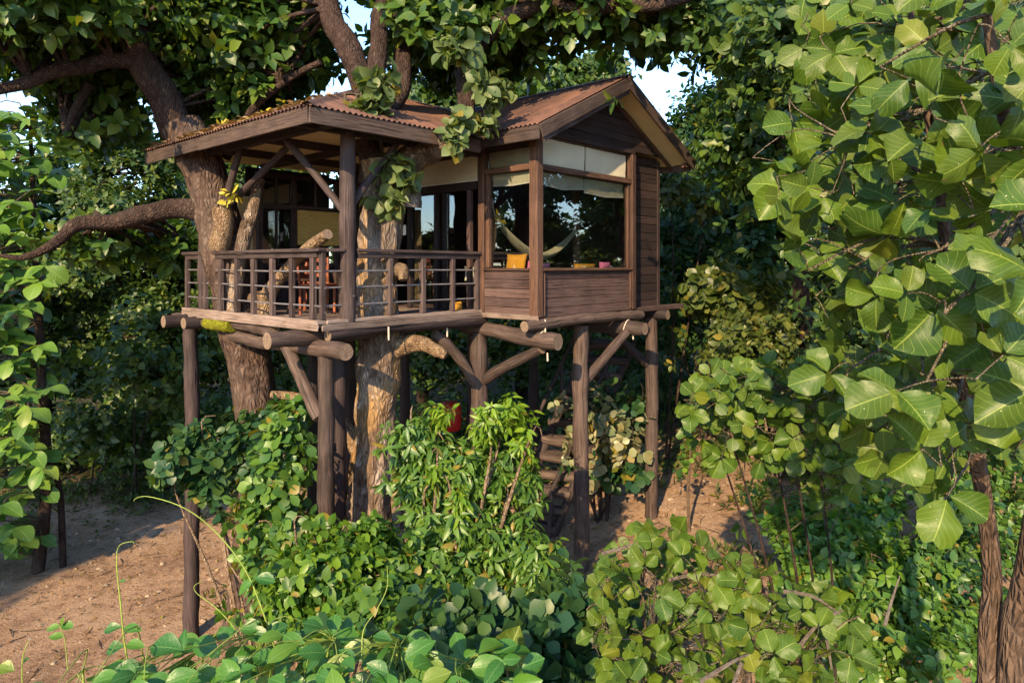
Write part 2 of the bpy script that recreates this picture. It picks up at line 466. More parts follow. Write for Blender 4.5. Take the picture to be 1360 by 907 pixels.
def cloth_blind():
    m, nt, p, o = newmat('blind_cloth'); tc = N(nt, 'ShaderNodeTexCoord')
    n = tex_noise(nt, mapping(nt, tc.outputs['UV'], (1, 60, 1)), 3, 3, .5); n2 = tex_noise(nt, tc.outputs['Object'], 3, 5, .6)
    c = mixc(nt, n2, (.46, .42, .30), (.66, .62, .47)); c = mixc(nt, math_n(nt, 'MULTIPLY', n, .35), c, (.38, .34, .24))
    nt.links.new(c, p.inputs['Base Color']); p.inputs['Roughness'].default_value = .9
    tr = N(nt, 'ShaderNodeBsdfTranslucent'); nt.links.new(c, tr.inputs[0]); mx = N(nt, 'ShaderNodeMixShader'); mx.inputs[0].default_value = .25
    nt.links.new(p.outputs[0], mx.inputs[1]); nt.links.new(tr.outputs[0], mx.inputs[2]); nt.links.new(mx.outputs[0], o.inputs[0])
    bump(nt, p, n, .3, .004); M['blind_cloth'] = m
    m, nt, p, o = newmat('bamboo'); tc = N(nt, 'ShaderNodeTexCoord')
    n = tex_noise(nt, mapping(nt, tc.outputs['UV'], (1.5, 70, 1)), 3, 3, .5)
    c = ramp(nt, n, [(.3, (.30, .19, .05)), (.6, (.62, .43, .13)), (.8, (.72, .56, .22))])
    nt.links.new(c, p.inputs['Base Color']); p.inputs['Roughness'].default_value = .7; bump(nt, p, n, .5, .006); M['bamboo'] = m


cloth_blind()


def rust():
    m, nt, p, o = newmat('rusty_iron'); tc = N(nt, 'ShaderNodeTexCoord'); oi = N(nt, 'ShaderNodeObjectInfo')
    st = mapping(nt, tc.outputs['UV'], (14, 1.0, 1)); a = tex_noise(nt, st, 1.3, 6, .65); b = tex_noise(nt, tc.outputs['Object'], 1.6, 6, .7, .4)
    f = math_n(nt, 'ADD', math_n(nt, 'MULTIPLY', a, .5), math_n(nt, 'MULTIPLY', b, .5))
    f = math_n(nt, 'ADD', f, math_n(nt, 'MULTIPLY', math_n(nt, 'SUBTRACT', oi.outputs['Random'], .5), .14))
    c = ramp(nt, f, [(.32, (.026, .015, .013)), (.44, (.070, .035, .025)), (.54, (.125, .060, .038)), (.64, (.165, .080, .048)), (.78, (.23, .14, .095))])
    nt.links.new(c, p.inputs['Base Color']); p.inputs['Roughness'].default_value = .75; p.inputs['Metallic'].default_value = .15
    bump(nt, p, a, .15, .01); M['rusty_iron'] = m


rust()


def glass():
    m, nt, p, o = newmat('glass'); nt.nodes.remove(p)
    lw = N(nt, 'ShaderNodeLayerWeight'); lw.inputs[0].default_value = .5
    fr = math_n(nt, 'ADD', .13, math_n(nt, 'MULTIPLY', math_n(nt, 'POWER', lw.outputs['Facing'], 4.0), .9), True)
    tc = N(nt, 'ShaderNodeTexCoord'); n = tex_noise(nt, tc.outputs['Object'], 1.5, 2)
    bp = N(nt, 'ShaderNodeBump'); bp.inputs['Strength'].default_value = .03; bp.inputs['Distance'].default_value = .05; nt.links.new(n, bp.inputs['Height'])
    t = N(nt, 'ShaderNodeBsdfTransparent'); t.inputs[0].default_value = (.86, .88, .87, 1)
    g = N(nt, 'ShaderNodeBsdfGlossy'); g.inputs['Roughness'].default_value = .01; nt.links.new(bp.outputs[0], g.inputs['Normal'])
    mx = N(nt, 'ShaderNodeMixShader'); nt.links.new(fr, mx.inputs[0])
    nt.links.new(t.outputs[0], mx.inputs[1]); nt.links.new(g.outputs[0], mx.inputs[2]); nt.links.new(mx.outputs[0], o.inputs[0]); M['glass'] = m


glass()


def dirt():
    m, nt, p, o = newmat('dirt'); tc = N(nt, 'ShaderNodeTexCoord'); ob = tc.outputs['Object']
    a = tex_noise(nt, ob, .55, 6, .6, .4); b = tex_noise(nt, ob, 5, 8, .7); g = tex_noise(nt, ob, 40, 4, .7)
    c = ramp(nt, a, [(.30, (.20, .118, .066)), (.5, (.36, .225, .135)), (.68, (.46, .31, .20))])
    c = mixc(nt, math_n(nt, 'MULTIPLY', math_n(nt, 'SUBTRACT', b, .42, True), 2.4, True), c, (.40, .285, .20))
    c = mixc(nt, math_n(nt, 'MULTIPLY', math_n(nt, 'SUBTRACT', .48, b, True), 5.0, True), c, (.115, .072, .050))
    c = mixc(nt, math_n(nt, 'MULTIPLY', math_n(nt, 'SUBTRACT', g, .52, True), 3.5, True), c, (.11, .075, .055))
    # litter under the wood, away from the trodden path
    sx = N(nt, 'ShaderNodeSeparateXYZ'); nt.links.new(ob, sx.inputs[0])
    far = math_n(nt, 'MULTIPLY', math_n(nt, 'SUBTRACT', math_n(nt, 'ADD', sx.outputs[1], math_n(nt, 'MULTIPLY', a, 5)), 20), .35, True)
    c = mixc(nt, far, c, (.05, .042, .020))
    nt.links.new(c, p.inputs['Base Color']); p.inputs['Roughness'].default_value = .95; p.inputs['Specular IOR Level'].default_value = .15
    bump(nt, p, math_n(nt, 'ADD', b, math_n(nt, 'MULTIPLY', g, .35)), 1.0, .10); M['dirt'] = m


dirt()

# ------------------------------------------------------------------ ground
def build_ground():
    n = 190; s = np.linspace(-1, 1, n); ax = 240 * np.sign(s) * np.abs(s) ** 2.6
    V = []; L = []; T = []
    for j in range(n):
        for i in range(n):
            x, y = ax[i], ax[j] + 13
            V.append((x, y, ground_z(x, y)))
    for j in range(n - 1):
        for i in range(n - 1):
            a = j * n + i; L += [a, a + 1, a + n + 1, a + n]; T.append(4)
    o = link('ground', mesh_from('ground', V, L, T, mats=[M['dirt']])); o['kind'] = 'structure'


build_ground()

# ------------------------------------------------------------------ the tree house (local x = u to the far right, local y = v to the far left)
HR = math.atan2(.744, .668); HC = Vector((-2.42, 8.6, 0))
house = empty('tree_house', HC, HR, 'brown wooden tree house on log stilts with rusty corrugated roof', 'tree house')
BD, AD = Vector((math.cos(HR), math.sin(HR), 0)), Vector((-math.sin(HR), math.cos(HR), 0))


def W(u, v, z): return HC + BD * u + AD * v + Vector((0, 0, z))


def gz(u, v):
    w = W(u, v, 0); return ground_z(w.x, w.y)


rg = random.Random(5)
DZ = 5.25
X_, Y_ = Vector((1, 0, 0)), Vector((0, 1, 0))

# deck planks
deck = empty('deck', parent=house)
u = 0.0; k = 0
while u < 2.86:
    w = .142; e0 = rg.uniform(-.05, .03)
    board('plank', deck, M['deck_edge'], (u + w / 2, e0, DZ - .02), (u + w / 2, 4.0 + rg.uniform(-.03, .03), DZ - .02 + rg.uniform(-.003, .003)), w - .008, .038)
    u += w
u = 2.92
while u < 6.62:
    w = .155
    board('plank', deck, M['board'], (u + w / 2, -1.10 if u < 5.6 else -.93, DZ - .02), (u + w / 2, 4.0, DZ - .02), w - .008, .038)
    u += w
# joists
for v in (.55, 1.3, 2.05, 2.8, 3.55):
    board('joist', deck, M['board_dark'], (.05, v, DZ - .095), (6.5, v, DZ - .095), .07, .11)
# edge boards on top of the deck
board('edge_board', deck, M['deck_edge'], (.0, -.03, DZ + .028), (.0, 3.98, DZ + .028), .13, .05, jit=.006)
board('edge_board', deck, M['deck_edge'], (.07, .0, DZ + .028), (2.86, .0, DZ + .028), .13, .05, jit=.006)
board('edge_board', deck, M['deck_edge'], (-.075, -.08, DZ - .035), (-.075, 3.9, DZ - .035), .035, .09, jit=.008)
board('edge_board', deck, M['deck_edge'], (-.03, -.085, DZ - .04), (2.88, -.085, DZ - .04), .03, .075, jit=.008)
board('edge_board', deck, M['deck_edge'], (2.835, -.05, DZ - .03), (2.835, -1.22, DZ - .03), .03, .07, jit=.008)
board('edge_board', deck, M['board'], (5.45, -1.06, DZ - .045), (7.35, -1.06, DZ - .045), .16, .07, jit=.01)

# railing
rail = empty('railing', parent=house)
board('top_rail', rail, M['rail'], (0, -.05, 6.19), (0, 4.0, 6.19), .125, .045, jit=.006)
board('top_rail', rail, M['rail'], (.065, 0, 6.19), (.34, 0, 6.19), .125, .045)
board('top_rail', rail, M['rail'], (.54, 0, 6.19), (2.86, 0, 6.19), .125, .045, jit=.006)
board('under_rail', rail, M['rail'], (0, .05, 6.125), (0, 3.95, 6.125), .05, .07)
board('under_rail', rail, M['rail'], (.56, 0, 6.125), (2.86, 0, 6.125), .05, .07)
for v in (3.9, 3.23, 2.71, 2.19, 1.69, 1.17, .66, .15):
    board('baluster', rail, M['rail'], (0, v, DZ + .055), (0, v, 6.088), .075, .065, up=X_, jit=.004)
for u in (.04, .36, 1.10, 1.69, 2.28, 2.80):
    board('baluster', rail, M['rail'], (u, 0, DZ + .055), (u, 0, 6.088 if u > .5 else 6.165), .065, .075, up=Y_, jit=.004)
for z in (5.48, 5.71, 5.92):
    MB().tube([(0, .0, z), (0, 1.3, z - .006), (0, 2.6, z + .004), (0, 3.95, z)], .0125, 8).build('rod', M['rod'], rail, True)
    MB().tube([(.0, 0, z), (.4, 0, z)], .0125, 8).build('rod', M['rod'], rail, True)
    MB().tube([(.5, 0, z), (1.7, 0, z + .005), (2.84, 0, z)], .0125, 8).build('rod', M['rod'], rail, True)
for (u, v, z) in ((.36, -.05, 5.71), (1.10, -.05, 5.73), (1.69, -.05, 5.98), (.04, -.06, 5.71), (.04, -.06, 5.4), (.43, -.11, 5.6)):
    MB().tube([(u, v, z), (u, v - .008, z)], .011, 8).build('bolt', M['rod'], rail)

# porch posts, plates, braces
fr = empty('porch_frame', parent=house)
log('main_post', fr, (.43, .02, DZ - .02), (.43, .02, 7.72), .112, .10, [M['rail'], M['log_end']], 3, 14, .012)
log('corner_post', fr, (.05, 3.42, DZ), (.05, 3.42, 7.74), .075, .07, [M['post_dark'], M['log_end']], 4)
log('corner_post', fr, (.05, 2.95, 6.0), (.05, 2.2, 7.70), .055, .05, [M['post_dark'], M['log_end']], 14)
board('plate_beam', fr, M['board_dark'], (.0, -.36, 7.765), (.0, 4.3, 7.765), .11, .13)
board('plate_beam', fr, M['board_dark'], (-.4, .0, 7.755), (2.85, .0, 7.755), .10, .13)
for (v0, v1) in ((.07, 1.27), (1.33, 2.57), (2.63, 3.88)):
    for (u0, u1) in ((.07, 1.26), (1.34, 2.85)):
        MB().beam((u0, (v0 + v1) / 2, 7.80), (u1, (v0 + v1) / 2, 7.80), v1 - v0, .012, jit=0).build('ceiling_panel', M['soffit'], fr)
for v in (1.3, 2.6): board('plate_beam', fr, M['board_dark'], (-.05, v, 7.735), (2.86, v, 7.735), .09, .11)
board('plate_beam', fr, M['board_dark'], (1.3, .06, 7.742), (1.3, 3.9, 7.742), .08, .10)
log('brace', fr, (.40, .10, 6.72), (.08, .95, 7.70), .052, .05, [M['rail'], M['log_end']], 5)
log('brace', fr, (.09, 3.35, 6.65), (.35, 1.4, 7.68), .06, .05, [M['post_dark'], M['log_end']], 6)
log('brace', fr, (.52, .05, 6.8), (1.25, .05, 7.68), .05, .05, [M['post_dark'], M['log_end']], 7)

# ---- bay with its window
bay = empty('bay', parent=house)
U0, U1, V0 = 2.91, 5.54, -1.115
WB, WH, WT = 5.92, 7.42, 7.93
board('corner_post', bay, M['board_warm'], (U0 + .0, V0 + .0, DZ - .03), (U0, V0, 7.90), .16, .16, up=Y_, c=.02)
board('corner_post', bay, M['board_warm'], (U1 - .03, V0 + .0, DZ - .03), (U1 - .03, V0, 7.93), .12, .13, up=Y_, c=.015)
board('corner_post', bay, M['board_warm'], (U0 + .01, -.03, DZ + .002), (U0 + .01, -.03, 7.78), .15, .13, up=Y_, c=.015)
nb = 5; bh = (WB - DZ + .03) / nb
for i in range(nb):
    z = DZ - .03 + (i + .5) * bh
    board('wall_board', bay, M['board'], (U0 + .085, V0 - .01 + rg.uniform(-.004, .004), z), (U1 - .095, V0 - .01, z), .028, bh - .006, jit=.002)
    board('wall_board', bay, M['board'], (U0 - .03 + rg.uniform(-.004, .004), -.10, z), (U0 - .03, V0 + .085, z), .028, bh - .006, jit=.002)
board('wall_batten', bay, M['board_warm'], (U0 + .12, V0 - .038, DZ), (U0 + .12, V0 - .038, WB - .04), .06, .026, up=X_)
board('wall_batten', bay, M['board_warm'], (U1 - .13, V0 - .038, DZ), (U1 - .13, V0 - .038, WB - .04), .06, .026, up=X_)
board('sill', bay, M['board_warm'], (U0 + .085, V0 - .005, WB + .012), (U1 - .095, V0 - .005, WB + .012), .14, .04)
board('sill', bay, M['board_warm'], (U0 - .01, -.10, WB + .012), (U0 - .01, V0 + .085, WB + .012), .14, .04)
board('transom', bay, M['board_warm'], (U0 + .085, V0, WH + .03), (U1 - .095, V0, WH + .03), .10, .085)
board('transom', bay, M['board_warm'], (U0, -.10, WH + .03), (U0, V0 + .085, WH + .03), .10, .085)
board('jamb', bay, M['board_warm'], (U1 - .135, V0 + .01, WB + .035), (U1 - .135, V0 + .01, WH - .015), .07, .06, up=Y_)
board('jamb', bay, M['board_warm'], (U0 + .11, V0 + .01, WB + .035), (U0 + .11, V0 + .01, WH - .015), .07, .05, up=Y_)
board('jamb', bay, M['board_warm'], (U0 + .01, -.145, WB + .035), (U0 + .01, -.145, WH - .015), .07, .07, up=Y_)
board('head_beam', bay, M['board_dark'], (U0 + .085, V0 + .0, WT + .04), (U1 + .03, V0, WT + .04), .09, .08)
board('head_beam', bay, M['board_dark'], (U0, -.10, WT - .10), (U0, V0 + .085, WT - .10), .08, .12)


def pane(p0, p1, w, up, parent):
    return MB().beam(p0, p1, w, .006, up, c=.001, jit=0).build('pane', M['glass'], parent)


pane(((U0 + U1) / 2, V0 + .02, WB + .03), ((U0 + U1) / 2, V0 + .02, WH - .01), U1 - U0 - .30, Y_, bay)
pane((U0 + .03, -.55, WB + .03), (U0 + .03, -.55, WH - .01), .80, X_, bay)
pane((U0 + .03, -.55, WH + .07), (U0 + .03, -.55, WT - .16), .88, X_, bay)

# dark side wall right of the bay
wall = empty('side_wall', parent=house)
n = 18
for i in range(n):
    hh = (7.98 - 5.2) / n; z = 5.2 + (i + .5) * hh
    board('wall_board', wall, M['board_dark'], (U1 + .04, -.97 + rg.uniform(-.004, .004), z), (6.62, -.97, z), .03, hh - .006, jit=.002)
board('corner_post', wall, M['board_dark'], (6.66, -.95, 5.15), (6.66, -.95, 7.95), .09, .09, up=Y_)
# far walls of the cabin
for i in range(14):
    hh = 2.75 / 14; z = 5.22 + (i + .5) * hh
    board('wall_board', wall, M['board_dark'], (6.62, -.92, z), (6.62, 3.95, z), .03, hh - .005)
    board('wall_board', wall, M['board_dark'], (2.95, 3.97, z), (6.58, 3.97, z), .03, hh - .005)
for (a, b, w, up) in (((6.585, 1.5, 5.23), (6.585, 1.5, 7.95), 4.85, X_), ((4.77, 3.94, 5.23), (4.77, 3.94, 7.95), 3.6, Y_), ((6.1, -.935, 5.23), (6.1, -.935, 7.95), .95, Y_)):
    MB().beam(a, b, w, .012, up, jit=0).build('added_dark_panel', M['board_dark'], wall)  # panels added to stop light showing through the board gaps
MB().beam((U0 + .045, 3.2, DZ), (U0 + .045, 3.2, 7.8), 1.4, .012, X_, jit=0).build('added_dark_panel', M['board_dark'], wall)  # added too, stops light between the door wall boards
MB().beam((2.05, 4.28, 5.2), (2.05, 4.28, 7.78), 1.75, .012, Y_, jit=0).build('added_dark_panel', M['board_dark'], wall)  # dark panel added so the porch back windows look into darkness
# gable boards
gab = empty('gable', parent=house)
GU0, GU1, GC, GE, GP = 2.46, 6.96, 4.71, 7.95, 9.05
sl = (GP - GE) / (GC - GU0)


def gable_board(z0, z1, v):
    def ext(z):
        d = max(.01, (GP - .06 - z) / sl); return max(U0, GC - d), min(6.62, GC + d)
    a0, a1 = ext(z0); b0, b1 = ext(z1)
    mb = MB(); o1 = rg.random() * 8
    for vv in (v - .014, v + .014):
        for (uu, z) in ((a0, z0), (a1, z0), (b1, z1), (b0, z1)): mb.V.append(Vector((uu, vv, z)))
    def uvq(ids): return [(o1 + mb.V[i].x, mb.V[i].z + mb.V[i].y) for i in ids]
    for f in ((0, 1, 2, 3), (7, 6, 5, 4), (4, 5, 1, 0), (3, 2, 6, 7), (5, 6, 2, 1), (4, 0, 3, 7)): mb.face(list(f), uvq(f))
    mb.build('gable_board', M['board_dark'], gab)


z = 7.995
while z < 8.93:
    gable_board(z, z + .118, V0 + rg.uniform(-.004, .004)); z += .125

# ---- door wall along u = U0 behind the porch
dw = empty('door_wall', parent=house)
board('lintel', dw, M['board_dark'], (U0, .06, 7.26), (U0, 3.9, 7.26), .10, .13)
for v in (.27, .86, 1.06, 1.75, 2.5, 3.2):
    board('door_post', dw, M['board_dark'] if v != .27 else M['board'], (U0, v, DZ + .002), (U0, v, 7.19), .08, .075, up=Y_)
for (a, b) in ((.31, .82), (1.10, 1.71)):
    pane((U0 + .02, (a + b) / 2, DZ + .02), (U0 + .02, (a + b) / 2, 7.18), b - a, X_, dw)
board('top_plate', dw, M['board_dark'], (U0, .06, 7.80), (U0, 3.9, 7.80), .10, .10)
for i in range(8):
    v = 2.56 + i * .17
    board('wall_board', dw, M['board_dark'], (U0 + .02, v, DZ), (U0 + .02, v, 7.18), .16, .025, up=X_)
# sign-like little frame on the door wall
MB().beam((U0 - .05, 1.86, 6.52), (U0 - .05, 1.86, 6.70), .10, .012, up=X_).build('small_frame', M['white_cloth'], dw)

# ---- back wall of the porch with the blind
bw = empty('porch_back_wall', parent=house)
BV = 3.93
for u in (1.25, 1.92, 2.84):
    board('stud', bw, M['board'], (u, BV - .02, DZ), (u, BV - .02, 7.6), .09, .09, up=Y_)
for i in range(11):
    u = 1.32 + i * .145
    board('wall_board', bw, M['board_dark'] if i % 3 else M['board'], (u, BV + .03, DZ), (u, BV + .03, 5.98), .138, .025, up=Y_)
board('rail_board', bw, M['board'], (1.25, BV, 6.0), (2.9, BV, 6.0), .08, .07)
board('rail_board', bw, M['board'], (1.25, BV - .02, 7.06), (2.9, BV - .02, 7.06), .09, .08)
board('rail_board', bw, M['board_dark'], (1.2, BV, 7.62), (2.9, BV, 7.62), .09, .10)
for (a, b) in ((1.30, 1.57), (1.60, 1.87), (1.97, 2.38), (2.41, 2.79)):
    pane(((a + b) / 2, BV, 6.04), ((a + b) / 2, BV, 7.02), b - a, Y_, bw)
    pane(((a + b) / 2, BV, 7.11), ((a + b) / 2, BV, 7.56), b - a, Y_, bw)
    board('mullion', bw, M['board'], (b + .018, BV - .01, 6.04), (b + .018, BV - .01, 7.56), .035, .05, up=Y_)
for u in (.92, 1.06):
    board('end_board', bw, M['soffit'], (u, BV - .02, DZ), (u, BV - .02, 7.2), .13, .03, up=Y_)

# ---- roof
roof = empty('roof', parent=house)
EZ, PT = 7.88, .43


def sheet(p_of, s0, s1, lo, hi, nrm, per=.085, amp=.014, rows=6):
    """corrugated sheet: columns s0..s1 along the eave, each from lo(s) to hi(s) up the slope"""
    n = max(3, int((s1 - s0) / per * 8)); cols = []
    V = []; L = []; T = []; UV = []
    ph = rg.random() * 20; lift = rg.uniform(0, .006)
    for i in range(n + 1):
        s = s0 + (s1 - s0) * i / n; a, b = lo(s), hi(s)
        if b - a < .01: b = a + .01
        for r in range(rows + 1):
            t = a + (b - a) * r / rows
            q = Vector(p_of(s, t)) + nrm * (amp * math.sin(2 * math.pi * s / per) + lift + .007 * noise.noise(Vector((s * 1.2, t * 1.2, ph))))
            V.append(tuple(q)); cols.append((s + ph, t))
    for i in range(n):
        for r in range(rows):
            a = i * (rows + 1) + r; f = [a, a + rows + 1, a + rows + 2, a + 1]
            L += f; T.append(4); UV += [cols[j] for j in f]
    return link('roof_sheet', mesh_from('roof_sheet', V, L, T, UV, mats=[M['rusty_iron']]), roof)


RV = 1.975
nf = Vector((0, -PT, 1)).normalized(); nb_ = Vector((0, PT, 1)).normalized(); nl = Vector((-PT, 0, 1)).normalized()
pf = lambda s, t: (s, -.45 + t, EZ + PT * t)
hi_f = lambda s: min(RV + .45, s + .45 + .02)
def lo_f(s): return -.05 if s < GU0 else max(-.05, (.07 + sl * (s - GU0)) / PT)
s = -.47
while s < 4.45:
    sheet(pf, s, min(s + .76, 4.45), lo_f, hi_f, nf); s += .73
pl = lambda s, t: (-.45 + t, s, EZ + PT * t)
s = -.47
while s < 4.4:
    sheet(pl, s, min(s + .76, 4.42), lambda s: -.05, lambda s: min(s + .47, 4.42 - s), nl); s += .73
pb = lambda s, t: (s, 4.4 - t, EZ + PT * t)
s = -.45
while s < 4.4:
    sheet(pb, s, min(s + .76, 4.45), lambda s: -.05 if s < GU0 else max(-.05, (.07 + sl * (s - GU0)) / PT), lambda s: min(4.4 - RV, s + .47), nb_); s += .73
ngl = Vector((-sl, 0, 1)).normalized(); ngr = Vector((sl, 0, 1)).normalized()
pgl = lambda s, t: (GU0 + t, s, GE + .012 + sl * t); pgr = lambda s, t: (GU1 - t, s, GE + .012 + sl * t)
s = -1.58
while s < 4.4:
    e = min(s + .76, 4.42)
    sheet(pgl, s, e, lambda s: -.05, lambda s: GC - GU0, ngl)
    sheet(pgr, s, e, lambda s: -.05, lambda s: GC - GU0, ngr); s += .73
# raised rear roof patch and ridge caps
def cap(p0, p1, w=.13):
    mb = MB(); p0, p1 = Vector(p0), Vector(p1); d = (p1 - p0).normalized(); sd = d.cross(UP).normalized(); pts = []
    for p in (p0, p1):
        for t in (-1, -.35, 0, .35, 1): mb.V.append(p + sd * (w * t) + UP * (.03 - abs(t) * .062))
    for i in range(4): mb.face([i, i + 1, i + 6, i + 5], [(0, i * .1), (0, i * .1 + .1), (1, i * .1 + .1), (1, i * .1)])
    mb.build('ridge_cap', M['rusty_iron'], roof, True)


cap((GC, -1.58, GP + .012), (GC, 4.42, GP + .012)); cap((RV, RV, EZ + PT * (RV + .45)), (4.4, RV, EZ + PT * (RV + .45)))
cap((-.47, -.47, EZ), (RV, RV, EZ + PT * (RV + .45)), .10)
cap((-.47, 4.42, EZ), (RV, RV, EZ + PT * (RV + .45)), .10)
# fascias
FZ = EZ - .125
board('fascia_board', roof, M['fascia'], (-.455, -.47, FZ), (-.455, 2.4, FZ), .03, .20, jit=.006)
board('fascia_board', roof, M['fascia'], (-.455, 2.405, FZ - .004), (-.455, 4.42, FZ - .01), .03, .19, jit=.006)
board('fascia_board', roof, M['fascia'], (-.44, -.47, FZ - .003), (2.40, -.47, FZ - .003), .03, .195, jit=.006)
board('fascia_board', roof, M['fascia'], (GU0 - .01, -.40, GE - .12), (GU0 - .01, -1.56, GE - .12), .03, .20, jit=.004)
nG = (GC - GU0)
for sg, name in ((1, 'rake_board'), (-1, 'rake_board')):
    e = GU0 if sg > 0 else GU1
    dirv = Vector((sg, 0, sl)).normalized(); upv = Vector((-sg * sl, 0, 1)).normalized()
    a = Vector((e, -1.58, GE)) - upv * .10; b = Vector((GC, -1.58, GP)) - upv * .10
    board(name, roof, M['fascia'], a - dirv * .05, b + dirv * .02, .035, .19, up=upv, jit=.004)
    a2 = Vector((e, -1.55, GE)) - upv * .225; b2 = Vector((GC, -1.55, GP)) - upv * .225
    if sg > 0: board('rake_trim', roof, M['board'], a2 - dirv * .02, b2 - dirv * .09, .03, .07, up=upv, jit=.003)
    # soffit of the gable slopes, under the sheets, and purlins
    for q, (v0, v1) in enumerate(((-1.54, -.3), (-.29, 1.2), (1.21, 2.7), (2.71, 4.35))):
        c = Vector((e, 0, GE)) - upv * .085
        p0 = c + dirv * .02; p1 = Vector((GC, 0, GP)) - upv * .085 - dirv * .03
        MB().beam(p0 + Y_ * (v0 + v1) / 2, p1 + Y_ * (v0 + v1) / 2, v1 - v0, .012, up=upv, c=.002, jit=0).build('soffit_panel', M['soffit'], roof)
    # inner frieze along the wall at the gable
    w0 = Vector((e, V0 - .03, GE)) - upv * .16; w1 = Vector((GC, V0 - .03, GP)) - upv * .16
    board('frieze', roof, M['board_warm'] if sg < 0 else M['board_dark'], w0 + dirv * .02, w1 - dirv * .06, .03, .08, up=upv)
board('eave_board', roof, M['fascia'], (GU1 + .01, -1.5, GE - .11), (GU1 + .01, 4.35, GE - .11), .03, .17)
board('eave_tie', roof, M['board_warm'], (6.64, -1.5, GE - .12), (GU1 - .03, -1.5, GE - .10), .05, .08)
board('outrigger', roof, M['board_dark'], (6.2, .55, 7.86), (8.3, .55, 7.84), .09, .10)
# porch soffits (front, left) as panels under the sheets
upf = Vector((0, -PT, 1)).normalized(); upl = Vector((-PT, 0, 1)).normalized()
def soffit_poly(pts, up):
    mb = MB(); pts = [Vector(p) - up * .07 for p in pts]
    for p in pts: mb.V.append(p)
    for p in pts: mb.V.append(p + up * .012)
    n = len(pts); mb.face(list(range(n))[::-1], [(p.x, p.y) for p in pts[::-1]]); mb.face(list(range(n, 2 * n)), [(p.x, p.y) for p in pts])
    for i in range(n):
        j = (i + 1) % n; mb.face([i, j, n + j, n + i], [(0, 0), (1, 0), (1, .01), (0, .01)])
    mb.build('soffit_panel', M['soffit'], roof)


rz = lambda t: EZ + PT * t
TT = RV + .45
soffit_poly([(-.42, -.42, rz(.03)), (2.9, -.42, rz(.03)), (2.9, RV, rz(TT)), (RV, RV, rz(TT))], upf)
soffit_poly([(-.42, -.40, rz(.03)), (RV - .02, RV, rz(TT)), (-.42, 4.37, rz(.03))], upl)
soffit_poly([(-.42, 4.38, rz(.03)), (RV, RV + .02, rz(TT)), (2.9, RV + .02, rz(TT)), (2.9, 4.38, rz(.03))], nb_)
# rafters
for v in (-.1, .45, 1.0, 1.55, 2.1, 2.65, 3.2, 3.75):
    t1 = max(.3, min(v + .40, 4.35 - v))
    a = Vector((-.40, v, rz(.05))) - upl * .125; b = Vector((-.45 + t1, v, rz(t1))) - upl * .125
    board('rafter', roof, M['board'] if v < 2 else M['board_dark'], a, b, .055, .085, up=upl)
for u in (.2, .8, 1.4, 2.0, 2.6):
    t1 = min(TT, u + .40); a = Vector((u, -.40, rz(.05))) - upf * .125; b = Vector((u, -.45 + t1, rz(t1))) - upf * .125
    board('rafter', roof, M['board'], a, b, .055, .085, up=upf)
a = Vector((-.40, -.40, EZ - .17)); b = Vector((RV, RV, EZ + PT * TT - .17))
board('hip_rafter', roof, M['fascia'], a, b, .06, .11)
for v in (-1.3, -.75, -.2):
    a = Vector((GU0 + .03, v, GE - .15)); b = Vector((U0 + .1, v, GE + .05))
    board('rafter', roof, M['fascia'], a, b, .05, .07)

# ---- logs, posts and braces under the deck
sub = empty('stilts', parent=house)
PD = [M['post_dark'], M['log_end']]; LG = [M['log'], M['log_end']]
LZ = 5.09


def stilt(u, v, top, r, mats, seed, r2=None):
    return log('support_post', sub, (u, v, gz(u, v) - .25), (u + (seed % 3 - 1) * .015, v, top), r, r2 or r * .93, mats, seed, 14, .03)


log('beam_log', sub, (-.55, .30, LZ - .02), (3.1, .30, LZ - .01), .105, .095, LG, 21)
log('beam_log', sub, (.10, -.42, LZ - .155), (.10, 2.6, LZ - .15), .105, .095, LG, 22)
log('beam_log', sub, (.02, 1.15, LZ - .01), (.02, 4.45, LZ + .005), .095, .10, LG, 23)
log('beam_log', sub, (-.45, 3.72, LZ + .02), (3.0, 3.72, LZ), .10, .10, PD, 24)
log('beam_log', sub, (-.28, 3.38, LZ + .0), (3.0, 3.38, LZ), .095, .09, PD, 25)
log('beam_log', sub, (-.16, .9, LZ - .06), (-.16, 1.05, LZ - .06), .06, .06, LG, 26)
log('beam_log', sub, (.1, -.02, LZ + .015), (2.95, -.02, LZ + .03), .085, .08, PD, 27)
log('beam_log', sub, (2.95, -1.50, LZ - .19), (2.95, .45, LZ - .10), .125, .105, LG, 28)
log('beam_log', sub, (2.60, -1.16, LZ + .03), (5.75, -1.16, LZ + .03), .085, .08, LG, 29)
log('beam_log', sub, (5.18, -1.58, LZ - .15), (5.18, 1.0, LZ - .10), .115, .105, LG, 30)
log('beam_log', sub, (6.45, -1.3, LZ - .0), (6.45, 3.8, LZ), .09, .09, PD, 31)
log('beam_log', sub, (2.95, 1.9, LZ - .05), (6.6, 1.9, LZ - .05), .10, .10, PD, 32)
stilt(.14, .10, 4.98, .112, [M['log'], M['log_end']], 41, .105)
stilt(-.02, 3.72, 5.0, .12, PD, 42)
stilt(.80, .75, 5.05, .12, PD, 43)
stilt(2.93, .10, 4.92, .15, LG, 44, .13)
stilt(4.22, -.98, 5.02, .13, LG, 45, .125)
stilt(6.45, -.95, 5.02, .12, LG, 46, .115)
stilt(1.7, 2.9, 5.05, .10, PD, 47); stilt(2.95, 3.6, 5.05, .11, PD, 48)
stilt(4.6, 1.9, 5.0, .11, PD, 49); stilt(6.4, 1.9, 5.0, .11, PD, 50); stilt(4.4, 3.7, 5.05, .11, PD, 51)
log('brace_log', sub, (.13, .22, 4.02), (.06, .95, 4.93), .085, .08, LG, 61)
log('brace_log', sub, (2.86, .12, 4.15), (2.05, .16, 4.98), .085, .08, LG, 62)
